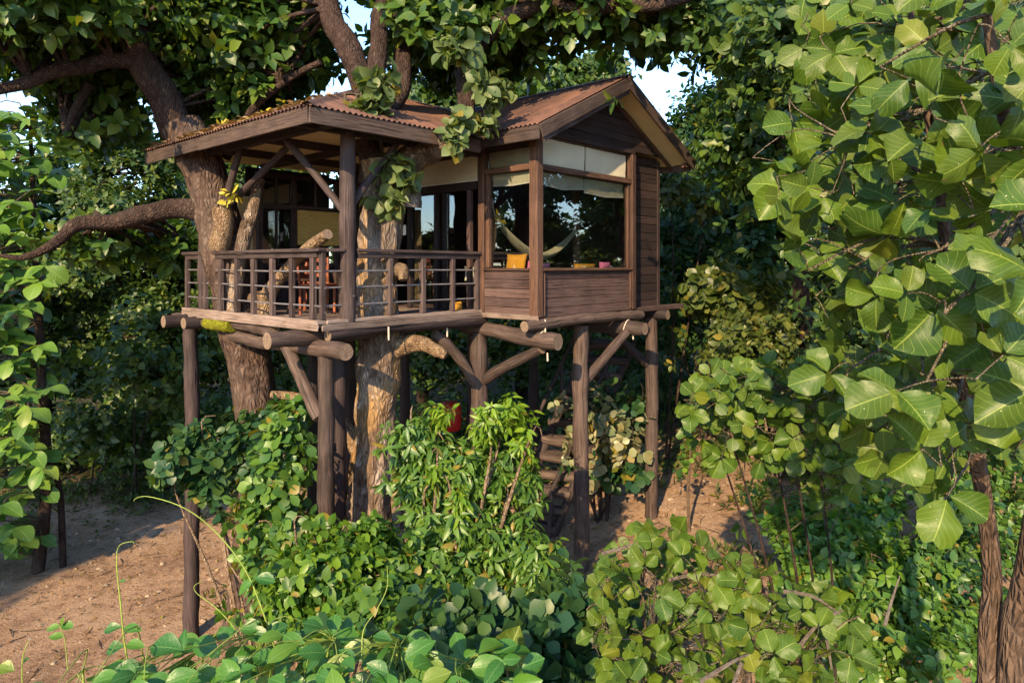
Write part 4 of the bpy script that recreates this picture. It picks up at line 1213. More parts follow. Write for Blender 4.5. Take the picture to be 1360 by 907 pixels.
PROTO = {}
LB = 'forest trees behind the tree house'
def forest():
    specs = [('forest', M['leaf_forest'], 13.5, 3.0, .24, 31), ('olive', M['leaf_canopy'], 12.5, 2.8, .22, 32), ('teal', M['leaf_teal'], 11.5, 3.0, .24, 33)]
    places = [  # px, depth, proto, scale, label
        (-70, 20, 0, .8, 'forest tree with dark crown cut by the frame edge behind the teak'),
        (70, 24, 1, .78, 'tall sunlit forest tree rising behind the teak'),
        (170, 22.5, 0, .82, 'dark forest tree left of the leaning house tree'),
        (255, 26, 1, .80, 'green forest tree directly behind the leaning house tree'),
        (345, 23, 0, .86, 'shaded forest tree behind the porch back window'),
        (470, 27, 1, .55, 'forest tree behind the porch roof corner'),
        (560, 23, 0, .90, 'forest tree behind the trunk that pierces the porch roof'),
        (690, 23, 1, 1.0, 'forest tree behind the valley between the two roofs'),
        (770, 23, 0, .93, 'forest tree right behind the gable ridge'),
        (905, 28, 1, .62, 'far forest tree seen past the right gable eave'),
        (965, 20.5, 2, .80, 'blue green forest tree just right of the dark side wall'),
        (1060, 18.5, 0, 1.0, 'forest tree filling the gap beside the broad leaved branches'),
        (1180, 21, 2, 1.0, 'blue green forest tree behind the broad leaved branches'),
        (1300, 17.5, 0, 1.0, 'forest tree behind the pale twin stems'),
        (1450, 16, 1, .95, 'forest tree past the edge of the frame beside the broad leaves')]
    rr = random.Random(9)
    for k, (x, d, pi, sc, lab) in enumerate(places):
        if pi not in PROTO:
            nm, mt, H, r, lf, sd = specs[pi]; o = forest_tree('forest_tree', lab, sd, mt, H, r, lf, T_RHOMB); PROTO[pi] = o
        else:
            o = copy_tree(PROTO[pi])
        w = P(x, 352, d); o.location = (w.x, w.y, ground_z(w.x, w.y) - .05); o.rotation_euler = (0, 0, rr.random() * 6.28); o.scale = (sc, sc, sc * rr.uniform(.93, 1.07)); o['label'] = lab
    # trees round the clearing outside the view; they shade the ground and stand in the window reflections
    for (x, y, pi, sc, lab) in ((-17.5, -1.5, 0, .95, 'shade tree left of the camera position at the clearing edge'), (-14.5, 6.5, 1, 1.0, 'shade tree at the left end of the dirt track'),
                                (-19, -9, 0, 1.0, 'tall shade tree behind the camera to the left'), (10.5, 8.5, 1, .72, 'tree right of the broad leaved branches outside the view'),
                                (-21, 15, 0, .8, 'tree at the far left end of the dirt track'), (15.5, 12, 0, .75, 'second tree right of the broad leaves outside the view'), (3.5, -12, 1, .8, 'tree standing behind the camera')):
        o = copy_tree(PROTO[pi]); o.location = (x, y, ground_z(x, y)); o.rotation_euler = (0, 0, rr.random() * 6.28); o.scale = (sc, sc, sc); o['label'] = lab; o['group'] = 'trees round the clearing'


forest()


def undergrowth():
    rng = np.random.default_rng(77); rr = random.Random(3)
    tips = []; axs = []
    def add(w, r, n):
        t, a, _ = blob_tips(rng, tuple(w), r, n, 7); tips.append(t); axs.append(a)
    for x in range(-120, 1460, 38):
        d = 20.5 if x < 260 else (21.5 if x < 520 else (18.5 if x < 900 else 17.2))
        d += rr.uniform(-.5, 1.6)
        w = P(x, 352, d); r = rr.uniform(.8, 1.5); w.z = ground_z(w.x, w.y) + r * .6
        add(w, (r * 1.1, r, r), 130)
        w2 = P(x + 20, 352, d + 2.5); w2.z = ground_z(w2.x, w2.y) + rr.uniform(1.8, 3.4); add(w2, (1.5, 1.2, 1.7), 200)
    tips = np.vstack(tips); axs = np.vstack(axs)
    keep = tips[:, 2] > -1; tips, axs = tips[keep], axs[keep]
    p, d, nr, s = rosettes(rng, tips, axs, 6, .20, 70, .3)
    h = len(p) // 2 // 6 * 6
    o = leaf_cloud('undergrowth', None, M['leaf_forest'], p, d, nr, s, T_RHOMB, rng); tag(o, 'dense dark undergrowth closing the forest edge', 'undergrowth', kind='stuff')
    # far wood
    tips = []; axs = []
    for a in range(-70, 71, 4):
        dist = rr.uniform(36, 44); x, y = math.sin(R(a)) * dist, math.cos(R(a)) * dist
        t, ax, _ = blob_tips(rng, (x, y, rr.uniform(3.5, 5.5)), (3.2, 3, rr.uniform(3, 5)), 300, 14); tips.append(t); axs.append(ax)
    tips = np.vstack(tips); axs = np.vstack(axs); p, d, nr, s = rosettes(rng, tips, axs, 5, .5, 70, .3)
    o = leaf_cloud('far_forest', None, M['leaf_forest'], p, d, nr, s, T_RHOMB, rng); tag(o, 'distant wall of forest behind the clearing', 'forest', kind='stuff')


undergrowth()

# ------------------------------------------------------------------ shrubs
def shrub(name, label, base, layers, cat='shrub', stems=10, wood='bark_pale', r0=.03, seed=1, clumps=7, group=None, trunk=None):
    """layers: (material, [(px, py, d, r, n)], leaf size, leaves per tip, template, theta, droop)"""
    rng = np.random.default_rng(seed); rr = random.Random(seed)
    b = Vector(base); b.z = ground_z(b.x, b.y)
    e = empty(name, b, 0, label, cat, group); ends = []
    for li, (mt, bl, size, nl, tm, th, dr) in enumerate(layers):
        blobs = [(P(x, y, d), r, n) for (x, y, d, r, n) in bl]
        crown_from(rng, e, b, M[mt], blobs, size, nl, tm, th, dr, name='foliage', clumps=clumps, kind='stuff' if len(layers) > 1 else None, spread=.34, shoots=.16)
        ends += [P(x, y, d) for (x, y, d, r, n) in bl]
    if trunk:
        tp = [b - UP * .3] + [P(*q) for q in trunk[0]]
        limb('trunk', e, tp, trunk[1], M[wood], 30, 14, .13, 2, seed, .1, off=b)
        wood_net('branches', e, M[wood], smooth_path(tp, trunk[1], 16)[0][5:], [tuple(q) for q in ends], rng, r0, b)
        return e, rng
    mb = MB()
    for k, q in enumerate(ends):
        for rep in range(1):
            en = q + Vector(rng.normal(0, .12, 3)); mid = Vector((b.x * .55 + en.x * .45, b.y * .55 + en.y * .45, b.z + (en.z - b.z) * .55)) + Vector(rng.normal(0, .08, 3))
            st_ = b + Vector((rr.uniform(-.12, .12), rr.uniform(-.12, .12), -.1))
            pq, r = smooth_path([st_, mid, en, en + Vector(rng.normal(0, .1, 3)) + UP * .1], [r0, r0 * .75, r0 * .35, r0 * .15], 12); mb.tube([v - b for v in pq], r, 6, .05, 4, k, cap=False)
    mb.build('stems', M[wood], e, True)
    return e, rng


def gp(x, d): w = P(x, 352, d); return Vector((w.x, w.y, 0))


# tall drooping-leaved sapling in front of the deck
main_bl = [(556, 580, 8.0, (.25, .3, .28), 50), (552, 625, 8.1, (.24, .3, .32), 46), (575, 640, 7.9, (.36, .3, .36), 70), (620, 620, 8.0, (.34, .3, .30), 60), (660, 610, 8.0, (.34, .3, .28), 55), (690, 640, 8.1, (.22, .25, .26), 36),
           (560, 690, 7.8, (.28, .3, .30), 50), (600, 700, 7.7, (.38, .3, .34), 70), (655, 690, 7.9, (.34, .3, .32), 55), (540, 750, 7.6, (.34, .3, .28), 56), (580, 770, 7.5, (.40, .3, .34), 70), (690, 730, 7.5, (.34, .3, .22), 55), (640, 780, 7.5, (.35, .3, .24), 50), (705, 765, 7.4, (.22, .25, .20), 30), (545, 820, 7.2, (.40, .3, .3), 60), (620, 735, 7.6, (.3, .3, .25), 45)]
shrub('mango_sapling', 'tall drooping leaved sapling in front of the deck stilts with lime tops', gp(600, 7.8),
      [('leaf_mango', [(a, b_, c, r, int(n * 2.4)) for a, b_, c, r, n in main_bl], .135, 9, T_LANCE, 75, .8), ('leaf_lime', [(665, 552, 7.75, (.30, .22, .16), 80), (585, 552, 7.9, (.12, .15, .14), 14), (692, 585, 7.7, (.14, .2, .16), 24), (645, 572, 7.7, (.16, .2, .16), 26), (606, 660, 7.4, (.10, .12, .18), 10), (580, 625, 7.55, (.08, .12, .2), 8)], .11, 9, T_LANCE, 75, .8)], seed=21, r0=.035, clumps=6)
shrub('feathery_shrub', 'blue green feathery shrub in front of the tall left stilt', gp(340, 9.2),
      [('leaf_teal', [(258, 585, 9.2, (.38, .3, .22), 60), (238, 615, 9.2, (.25, .3, .16), 34), (292, 600, 9.3, (.36, .3, .26), 60), (275, 645, 9.2, (.26, .25, .2), 36), (350, 555, 9.4, (.36, .3, .22), 50), (340, 600, 9.2, (.40, .3, .34), 70)], .15, 9, T_OBOV, 75, .45),
       ('leaf_mango', [(385, 570, 9.1, (.26, .3, .3), 44), (378, 620, 9.0, (.26, .3, .36), 50), (355, 660, 8.8, (.34, .3, .36), 60), (375, 695, 8.6, (.28, .3, .30), 46), (360, 720, 8.5, (.36, .3, .32), 55), (395, 540, 9.4, (.16, .2, .14), 16)], .14, 9, T_OBOV, 75, .5)], seed=22, clumps=6)
shrub('leafy_shrub', 'bright green leafy shrub at the foot of the thick tree through the porch', gp(440, 7),
      [('leaf_bright', [(425, 728, 7.0, (.34, .3, .24), 74), (395, 760, 6.9, (.36, .3, .3), 80), (472, 735, 7.1, (.32, .3, .22), 60), (445, 775, 6.8, (.38, .3, .3), 90), (500, 722, 7.2, (.28, .3, .18), 46), (425, 825, 6.6, (.40, .3, .28), 80), (370, 805, 6.8, (.26, .3, .25), 45)], .115, 8, T_OVAL, 72, .35),
       ('leaf_mango', [(500, 775, 6.9, (.36, .3, .32), 80), (490, 830, 6.6, (.40, .3, .3), 80), (545, 860, 6.3, (.4, .3, .25), 60), (350, 770, 7.2, (.22, .25, .25), 36), (520, 740, 7.3, (.3, .3, .3), 50)], .12, 8, T_OVAL, 72, .35)], seed=23)
shrub('blue_green_shrub', 'dense blue green shrub at the bottom edge below the sapling', gp(690, 4.9),
      [('leaf_teal', [(600, 840, 4.9, (.26, .25, .18), 60), (650, 825, 5.0, (.28, .25, .18), 60), (700, 840, 5.0, (.26, .25, .18), 55), (760, 825, 5.1, (.26, .25, .22), 55), (790, 860, 5.0, (.3, .25, .24), 60), (620, 890, 4.6, (.35, .25, .2), 70), (720, 895, 4.7, (.4, .25, .2), 80), (820, 800, 5.2, (.2, .2, .2), 30)], .13, 8, T_OBOV, 70, .25)], seed=24)
shrub('pale_shrub', 'pale round leaved shrub behind the two right stilts', gp(800, 12.9),
      [('leaf_pale', [(770, 545, 12.8, (.45, .4, .42), 20), (800, 560, 12.8, (.5, .4, .5), 26), (830, 590, 12.8, (.42, .4, .5), 24), (795, 605, 12.8, (.45, .4, .5), 18), (755, 600, 12.9, (.15, .3, .5), 9)], .155, 5, T_ROUND, 70, .35),
       ('leaf_teal', [(800, 535, 13.2, (.5, .4, .3), 26), (815, 625, 13.0, (.6, .4, .4), 40), (850, 545, 13.2, (.3, .3, .4), 16)], .15, 5, T_ROUND, 70, .3)], seed=25, wood='bark_dark')
shrub('olive_sapling', 'small olive leaved tree with bare stem right of the cabin', gp(967, 15.5),
      [('leaf_olive', [(965, 400, 15.5, (1.0, .8, .55), 90), (940, 380, 15.6, (.6, .6, .5), 50), (1000, 385, 15.4, (.6, .6, .4), 40)], .19, 7, T_ROUND, 70, .25)], cat='tree', seed=26, wood='bark_pale', r0=.05, trunk=([(968, 440, 15.5), (966, 405, 15.5), (960, 370, 15.5)], [.12, .10, .08, .03]))
shrub('teal_shrub', 'tall blue green shrub standing right of the cabin wall', gp(930, 17.0),
      [('leaf_teal', [(910, 300, 17, (1.2, .9, 1.0), 150), (960, 290, 17.2, (1.1, .9, .9), 140), (920, 370, 16.8, (1.2, .9, .9), 150), (985, 340, 17, (.9, .9, .9), 110), (895, 430, 16.6, (.9, .8, .9), 100), (1010, 270, 17.3, (.8, .8, .8), 90)], .20, 7, T_OVAL, 70, .3)], seed=27, wood='bark_dark')
shrub('bramble', 'olive tangled bush on the bank behind the round leaved branch', gp(1030, 13.5),
      [('leaf_olive', [(1010, 460, 13.5, (1.0, .7, .5), 120), (1060, 430, 13.4, (.8, .7, .6), 100), (980, 490, 13.3, (.7, .6, .4), 70), (1060, 500, 13.0, (.8, .6, .5), 90), (1000, 440, 13.8, (.6, .6, .4), 60)], .14, 7, T_OVAL, 70, .3)], seed=28, wood='bark_pale')
for i, (x, y, d, lab, mt) in enumerate(((180, 470, 17.5, 'shaded shrub under the long left limb', 'leaf_forest'), (120, 560, 18, 'dark shrub at the edge of the dirt track by the teak', 'leaf_forest'), (235, 545, 19, 'yellowish shrub left of the tall left stilt', 'leaf_canopy'), (890, 250, 15.5, 'yellow green leafy branches under the right gable eave', 'leaf_olive'))):
    shrub('forest_shrub', lab, gp(x, d), [(mt, [(x, y, d, (1.1, .9, 1.0) if i < 3 else (.5, .5, .35), 150 if i < 3 else 50), (x + 50, y + 20, d + .4, (.9, .8, .9) if i < 3 else (.4, .4, .4), 120 if i < 3 else 40)], .19, 6, T_OVAL, 70, .3)], seed=40 + i, wood='bark_dark')
thick = [(1080, 690, 7.4, (.5, .5, .32), 130), (1150, 680, 7.6, (.55, .5, .4), 140), (1230, 650, 7.8, (.5, .5, .5), 130), (1110, 760, 6.8, (.5, .5, .32), 140), (1190, 750, 7.0, (.5, .5, .36), 140), (1265, 740, 7.2, (.45, .5, .45), 120), (1060, 740, 6.6, (.35, .4, .25), 80),
         (1150, 830, 6.2, (.5, .5, .34), 140), (1240, 830, 6.3, (.5, .5, .36), 140), (1060, 830, 5.8, (.5, .4, .3), 110), (1300, 650, 8.4, (.6, .6, .7), 130), (1345, 720, 7.6, (.4, .5, .6), 90), (1200, 890, 5.6, (.6, .4, .25), 120), (1330, 840, 6.5, (.4, .4, .5), 80)]
shrub('thicket', 'low dark green thicket under the broad leaved branches', gp(1190, 7.2), [('leaf_mango', thick, .085, 8, T_OVAL, 70, .3), ('leaf_bright', [(1110, 700, 7.0, (.45, .4, .22), 60), (1060, 690, 7.2, (.3, .3, .2), 36), (1160, 740, 6.7, (.4, .4, .2), 50)], .085, 8, T_OVAL, 70, .3),
      ('leaf_teal', [(1250, 700, 7.2, (.4, .4, .4), 80), (1220, 790, 6.6, (.4, .4, .3), 80), (1290, 790, 6.6, (.4, .4, .4), 70)], .085, 8, T_OVAL, 70, .3)], seed=51, r0=.02, clumps=9)
# mid tree whose dark foliage closes the gaps behind the broad leaves
shrub('broadleaf_tree', 'dark green tree directly behind the broad leaved branches', gp(1230, 9.5),
      [('leaf_forest', [(1080, 60, 9, (1.0, .8, .8), 200), (1180, 40, 9, (1.1, .8, .8), 220), (1290, 60, 9, (1.1, .8, 1.0), 220), (1130, 180, 9.2, (.9, .8, .9), 200), (1240, 180, 9.2, (1.0, .8, 1), 220), (1340, 220, 9, (.9, .8, 1.1), 200), (1180, 320, 9.4, (.9, .8, .9), 200), (1290, 340, 9.2, (1.0, .8, 1.0), 220), (1150, 450, 9.6, (.9, .8, .8), 180), (1260, 470, 9.4, (1.0, .8, .9), 200), (1360, 480, 9, (.9, .8, 1), 180), (1200, 570, 9.2, (.9, .8, .7), 180), (1310, 590, 8.8, (.9, .8, .7), 170), (1020, 30, 9.4, (.5, .6, .6), 90)], .15, 6, T_OVAL, 70, .3)], cat='tree', seed=52, wood='bark_dark', r0=.06, clumps=10, trunk=([(1240, 560, 9.6), (1225, 380, 9.6), (1250, 180, 9.5), (1230, -40, 9.4)], [.16, .13, .11, .09, .05]))
# sunlit mid branches between forest and broad leaves at the upper right
shrub('canopy_tree', 'green tree with light leaf tips right of the gable peak', gp(1085, 13.4),
      [('leaf_canopy', [(990, 55, 12, (.55, .7, .8), 110), (1000, 150, 12, (.6, .7, 1.0), 140), (985, 185, 12.2, (.5, .6, .5), 70), (1010, 40, 11.8, (.7, .7, .8), 120), (1000, 230, 12.2, (.6, .7, .5), 90), (970, -25, 12, (.8, .8, .6), 110)], .19, 7, T_OVAL, 72, .3)], cat='tree', seed=53, wood='bark_dark', r0=.05, trunk=([(1075, 520, 13.2), (1060, 330, 12.8), (1020, 120, 12.2), (985, -40, 12)], [.16, .13, .11, .09, .05]))

# ------------------------------------------------------------------ near plants whose leaves can be told apart
def leaf_mesh(name, tm, mat):
    V, L, T, UV = tm
    return mesh_from(name, V, L, T, UV[L], None, [mat], None, True)


def basis(d, n):
    d = Vector(d).normalized(); n = Vector(n); s = n.cross(d).normalized(); n = d.cross(s).normalized()
    return d, s, n


class NearPlant:
    def __init__(s, name, label, cat, base, seed, group=None):
        s.b = Vector(base); s.b.z = ground_z(s.b.x, s.b.y)
        s.e = empty(name, s.b, 0, label, cat, group); s.rng = np.random.default_rng(seed); s.rr = random.Random(seed)
        s.leaves = []; s.pet = MB(); s.nodes = []

    def stem(s, pts, rad, mat, name='stem', n=28, sides=12, rough=.10):
        limb(name, s.e, pts, rad, M[mat], n, sides, rough, 3, s.rr.randint(0, 99), .06, off=s.b)
        q, _ = smooth_path(pts, rad, 14); s.nodes += q

    def rnd(s, k): return Vector(s.rng.normal(0, k, 3))

    def leaf(s, pos, d, n, size): s.leaves.append((Vector(pos), *basis(d, n), size))

    def trifoliate(s, q, d, n, size, petiole=True, pl=.12):
        d, sd, n = basis(d, n); rr = s.rr
        s.leaf(q + d * size * .12, d + s.rnd(.12), n + s.rnd(.15), size)
        for sg in (-1, 1):
            if rr.random() < .06: continue
            ang = R(rr.uniform(65, 95)) * sg; dd = d * math.cos(ang) + sd * math.sin(ang)
            s.leaf(q + dd * .01, dd + s.rnd(.1), n + s.rnd(.2), size * rr.uniform(.78, .95))
        return q - d * pl

    def twig(s, a, b, r, sag=0.0, mb=None):
        a, b = Vector(a), Vector(b); L = (b - a).length
        q, rd = smooth_path([a, a.lerp(b, .5) + s.rnd(.08) * L + UP * (.08 * L), b], [r, r * .75, r * .5], 6); (mb or s.pet).tube([v - s.b for v in q], rd, 5, cap=False)

    def finish(s, meshes, mat_cloud, tm, twig_mat='twig', limit=300):
        if s.pet.V: s.pet.build('twigs', M[twig_mat], s.e, True)
        c = Vector((0, 0, CAMZ)); s.leaves.sort(key=lambda l: (l[0] - c).length / l[4])
        for (p, d, sd, n, sz) in s.leaves[:limit]:
            o = bpy.data.objects.new('leaf', s.rr.choice(meshes)); COL.objects.link(o); o.parent = s.e
            w = s.rr.uniform(.85, 1.12)
            m = Matrix((d * sz, sd * sz * w, n * sz)).transposed().to_4x4(); m.translation = p - s.b; o.matrix_local = m
        rest = s.leaves[limit:]
        if rest:
            A = lambda i: np.array([tuple(l[i]) for l in rest])
            leaf_cloud('foliage', s.e, mat_cloud, A(0), A(1), A(3), np.array([l[4] for l in rest]), tm, s.rng, s.b, 'stuff')


def spread(rr, n, inside, x0, x1, y0, y1, dfun, sep):
    """points spread over a region, kept apart by sep pixels when they are at like depth"""
    out = []; tries = 0
    while len(out) < n and tries < n * 60:
        tries += 1; x, y = rr.uniform(x0, x1), rr.uniform(y0, y1)
        if not inside(x, y): continue
        d = dfun(x, y)
        if any((x - a) ** 2 + (y - b) ** 2 < (sep * 2.6 / d) ** 2 and abs(d - c) < .35 for a, b, c in out): continue
        out.append((x, y, d))
    return out


def lerp_tab(tab, y):
    for (a, b), (c, d) in zip(tab[:-1], tab[1:]):
        if a <= y <= c: return b + (d - b) * (y - a) / (c - a)
    return tab[0][1] if y < tab[0][0] else tab[-1][1]


BUTEA = [leaf_mesh('leaf', tmpl(10, 'round', .25, .14, 3, .16, 1, ragged=.05), M['leaf_butea']), leaf_mesh('leaf', tmpl(10, 'broad', .55, .30, 3, .2, 2, ragged=.08), M['leaf_butea']), leaf_mesh('leaf', tmpl(10, 'broad', .2, .45, 3, .24, 5, ragged=.12), M['leaf_butea']),
         leaf_mesh('leaf', tmpl(10, 'broad', .6, .2, 3, .2, 3, notch=.16, ragged=.06), M['leaf_butea']), leaf_mesh('leaf', tmpl(10, 'round', -.25, .28, 3, .22, 4, notch=.10, ragged=.08), M['leaf_butea'])]
T_BUT = tmpl(5, 'round', .12, .15, 1)


def butea_tree():
    s = NearPlant('broad_leaved_tree', 'near tree with large round veined leaves and twin pale stems', 'tree', P(1318, 352, 3.7), 61); b = s.b; rr = s.rr
    s.stem([b - UP * .2, P(1312, 907, 3.7), P(1318, 770, 3.7), P(1305, 650, 3.65), P(1285, 540, 3.5), P(1262, 400, 3.3), P(1250, 260, 3.2), P(1225, 110, 3.1), P(1200, -40, 3.1)], [.060, .050, .046, .042, .036, .030, .024, .018, .010], 'stem_smooth')
    s.stem([b + Vector((.05, 0, -.2)), P(1348, 900, 3.6), P(1362, 790, 3.55), P(1382, 680, 3.4), P(1400, 520, 3.1), P(1380, 330, 2.8), P(1340, 180, 2.6), P(1310, 20, 2.5)], [.085, .078, .072, .062, .05, .036, .026, .016], 'stem_smooth')
    lt = [(-60, 1050), (0, 1045), (100, 1040), (200, 1020), (262, 1000), (300, 1055), (360, 1045), (430, 1085), (500, 1085), (560, 1100), (620, 1150), (690, 1190)]
    ins = lambda x, y: x > lerp_tab(lt, y) + 10 and (y < 560 or x > 1120 + (y - 560)) and not (1262 < x and y > 590)
    dn = lambda x, y: 2.3 + max(0, (1360 - x)) / 330 * 1.2 + rr.uniform(-.25, .55) + (.25 if y < 60 else 0)
    pts = spread(rr, 150, ins, 985, 1400, -30, 680, dn, 40)
    pts += [(1035, 262, 3.0), (1075, 250, 2.9), (1060, 330, 3.0), (1245, 130, 2.3), (1300, 200, 2.3), (1205, 390, 2.4), (1190, 520, 2.4)]
    bt = []
    for i, (x, y, d) in enumerate(pts):
        q = P(x, y, d); sz = rr.uniform(.105, .185)
        nr = Vector((-.12, -.62, .55)) + s.rnd(.45); dr = Vector((-.35 + rr.uniform(-.8, .8), rr.uniform(-.3, .1), rr.uniform(-.75, .65)))
        bt.append(s.trifoliate(q, dr, nr, sz))
    # darker inner leaves behind
    pts2 = spread(rr, 200, lambda x, y: x > lerp_tab(lt, y) + 45 and not (1262 < x and y > 590), 1000, 1420, -40, 660, lambda x, y: 3.5 + rr.uniform(0, 1.1), 26)
    for (x, y, d) in pts2:
        bt.append(s.trifoliate(P(x, y, d), Vector((rr.uniform(-1, .6), rr.uniform(-.4, .4), rr.uniform(-.7, .4))), Vector((-.1, -.6, .55)) + s.rnd(.4), rr.uniform(.12, .17)))
    nod = [v for v in s.nodes if v.z > P(0, 640, 3.6).z]; ends = []
    for i, t in enumerate(bt):
        if i % 4 == 0:
            j = min(range(len(nod)), key=lambda k: (nod[k] - t).length + .15 * k / len(nod)); s.twig(nod[j], t, .010); ends.append(t); ends.append(nod[j].lerp(t, .6))
    for i, t in enumerate(bt):
        if i % 4:
            k = min(ends, key=lambda e: (e - t).length); s.twig(k, t, .0045)
    for (x, y, d, d2) in zip([p[0] for p in pts], [p[1] for p in pts], [p[2] for p in pts], bt):
        s.twig(d2, P(x, y, d), .0035)
    s.finish(BUTEA, M['leaf_butea'], T_BUT)


butea_tree()


def butea_bush():
    s = NearPlant('round_leaved_bush', 'round leaved bush with bare pale twigs at the bottom edge', 'bush', P(900, 352, 4.5), 62); b = s.b; rr = s.rr
    for (x, y, d) in ((850, 720, 4.5), (940, 780, 4.3), (800, 800, 4.4), (1000, 850, 4.1), (870, 850, 4.0), (1060, 880, 4.0)):
        s.stem([b + s.rnd(.05), b.lerp(P(x, y, d), .55) + s.rnd(.12), P(x, y, d)], [.035, .022, .008], 'twig', n=16, sides=8)
    lt = lambda x, y: (y > 690 + abs(x - 872) * .5 if x < 960 else y > 730 + (x - 960) * .45) and x > 785
    pts = spread(rr, 175, lt, 770, 1130, 680, 930, lambda x, y: 4.45 - (y - 690) / 240 * .6 + rr.uniform(-.45, .45), 24)
    bt = []
    for (x, y, d) in pts:
        q = P(x, y, d); t = s.trifoliate(q, Vector((rr.uniform(-1, 1), rr.uniform(-.5, .2), rr.uniform(-.3, .8))), Vector((-.15, -.55, .75)) + s.rnd(.42), rr.uniform(.075, .14), pl=.08); bt.append(t); s.twig(t, q, .003)
    for i, t in enumerate(bt):
        k = min(s.nodes, key=lambda e: (e - t).length + .3 * rr.random()); s.twig(k, t, .006)
    # bare twigs standing out of the leaves
    for pl_ in ([(880, 772, 4.1), (930, 762, 4.05), (975, 768, 4.0)], [(1040, 785, 4.0), (1080, 792, 3.95), (1115, 815, 3.9)], [(1060, 860, 3.8), (1090, 825, 3.85), (1120, 810, 3.85)], [(930, 905, 3.5), (970, 880, 3.5), (995, 868, 3.5)], [(1095, 830, 3.8), (1100, 860, 3.75), (1105, 890, 3.7)], [(1175, 830, 4.4), (1185, 795, 4.5), (1195, 765, 4.6)], [(800, 735, 4.4), (850, 720, 4.3), (880, 700, 4.3)], [(985, 880, 3.5), (975, 905, 3.45), (965, 940, 3.4)]):
        s.stem([P(*p) for p in pl_], [.012, .009, .004], 'twig_pale', name='bare_twig', n=12, sides=7)
    s.finish(BUTEA, M['leaf_butea'], T_BUT)


butea_bush()


def butea_sapling():
    s = NearPlant('round_leaved_sapling', 'round leaved sapling reaching over the dirt bank right of the stilts', 'sapling', P(1095, 352, 5.2), 63); rr = s.rr; b = s.b
    for (x, y, d) in ((960, 545, 5.6), (1010, 520, 5.5), (1050, 580, 5.3), (950, 580, 5.6), (1090, 630, 5.2)):
        s.stem([b + s.rnd(.04), b.lerp(P(x, y, d), .6) + Vector((.1, 0, 0)), P(x, y, d)], [.02, .012, .005], 'bark_dark', n=16, sides=8)
    ins = lambda x, y: ((x - 992) / 80) ** 2 + ((y - 548) / 66) ** 2 < 1 or ((x - 1100) / 50) ** 2 + ((y - 610) / 60) ** 2 < 1 or ((x - 1090) / 70) ** 2 + ((y - 540) / 60) ** 2 < 1
    for (x, y, d) in spread(rr, 170, ins, 895, 1165, 470, 700, lambda x, y: 5.5 + rr.uniform(-.5, .4), 20):
        q = P(x, y, d); t = s.trifoliate(q, Vector((rr.uniform(-1, .7), rr.uniform(-.4, .2), rr.uniform(-.5, .6))), Vector((-.1, -.6, .65)) + s.rnd(.35), rr.uniform(.11, .16), pl=.08)
        s.twig(t, q, .003); k = min(s.nodes, key=lambda e: (e - t).length); s.twig(k, t, .006)
    s.finish(BUTEA, M['leaf_butea'], T_BUT, limit=200)


butea_sapling()

TEAK = [leaf_mesh('leaf', tmpl(7, 'oval', .2, .25, 2, .12, 7), M['leaf_teak']), leaf_mesh('leaf', tmpl(7, 'obov', .12, .35, 2, .15, 8), M['leaf_teak'])]


def teak():
    s = NearPlant('teak_tree', 'slender tree with big light green leaves at the left frame edge', 'tree', P(48, 352, 13.5), 64); rr = s.rr; b = s.b
    s.stem([b - UP * .2, P(62, 640, 13.5), P(55, 500, 13.5), P(48, 340, 13.4), P(40, 170, 13.4)], [.12, .10, .08, .06, .03], 'bark_dark', 'trunk')
    s.stem([b + Vector((.4, .2, -.2)), P(80, 660, 13.8), P(66, 600, 13.6)], [.07, .06, .05], 'bark_dark', 'trunk', n=14)
    rt = [(130, 60), (160, 95), (190, 85), (250, 75), (300, 62), (350, 72), (400, 70), (470, 62), (520, 78), (600, 66), (650, 80), (740, 45)]
    tips = spread(rr, 230, lambda x, y: x < lerp_tab(rt, y) - 8 - 10 * math.sin(y * .05), -70, 90, 145, 735, lambda x, y: 13.4 + rr.uniform(-.9, .7), 80)
    for (x, y, d) in tips:
        q = P(x, y, d); k = min(s.nodes, key=lambda e: (e - q).length + abs(e.z - q.z) * .5); s.twig(k, q, .018)
        for j in range(4):
            a = j * 1.57 + rr.uniform(-.4, .4); dr = Vector((math.cos(a), math.sin(a) * .7 - .25, rr.uniform(-.75, .05)))
            s.leaf(q, dr, Vector((0, -.35, .9)) + s.rnd(.2), rr.uniform(.30, .46))
    s.finish(TEAK, M['leaf_teak'], T_OVAL)


teak()
GLOSS = [leaf_mesh('leaf', tmpl(6, 'oval', .25, .2, 2, .08, 11), M['leaf_glossy']), leaf_mesh('leaf', tmpl(6, 'obov', .3, .25, 2, .1, 12), M['leaf_glossy']), leaf_mesh('leaf', tmpl(6, 'oval', .1, .35, 2, .1, 13), M['leaf_glossy'])]


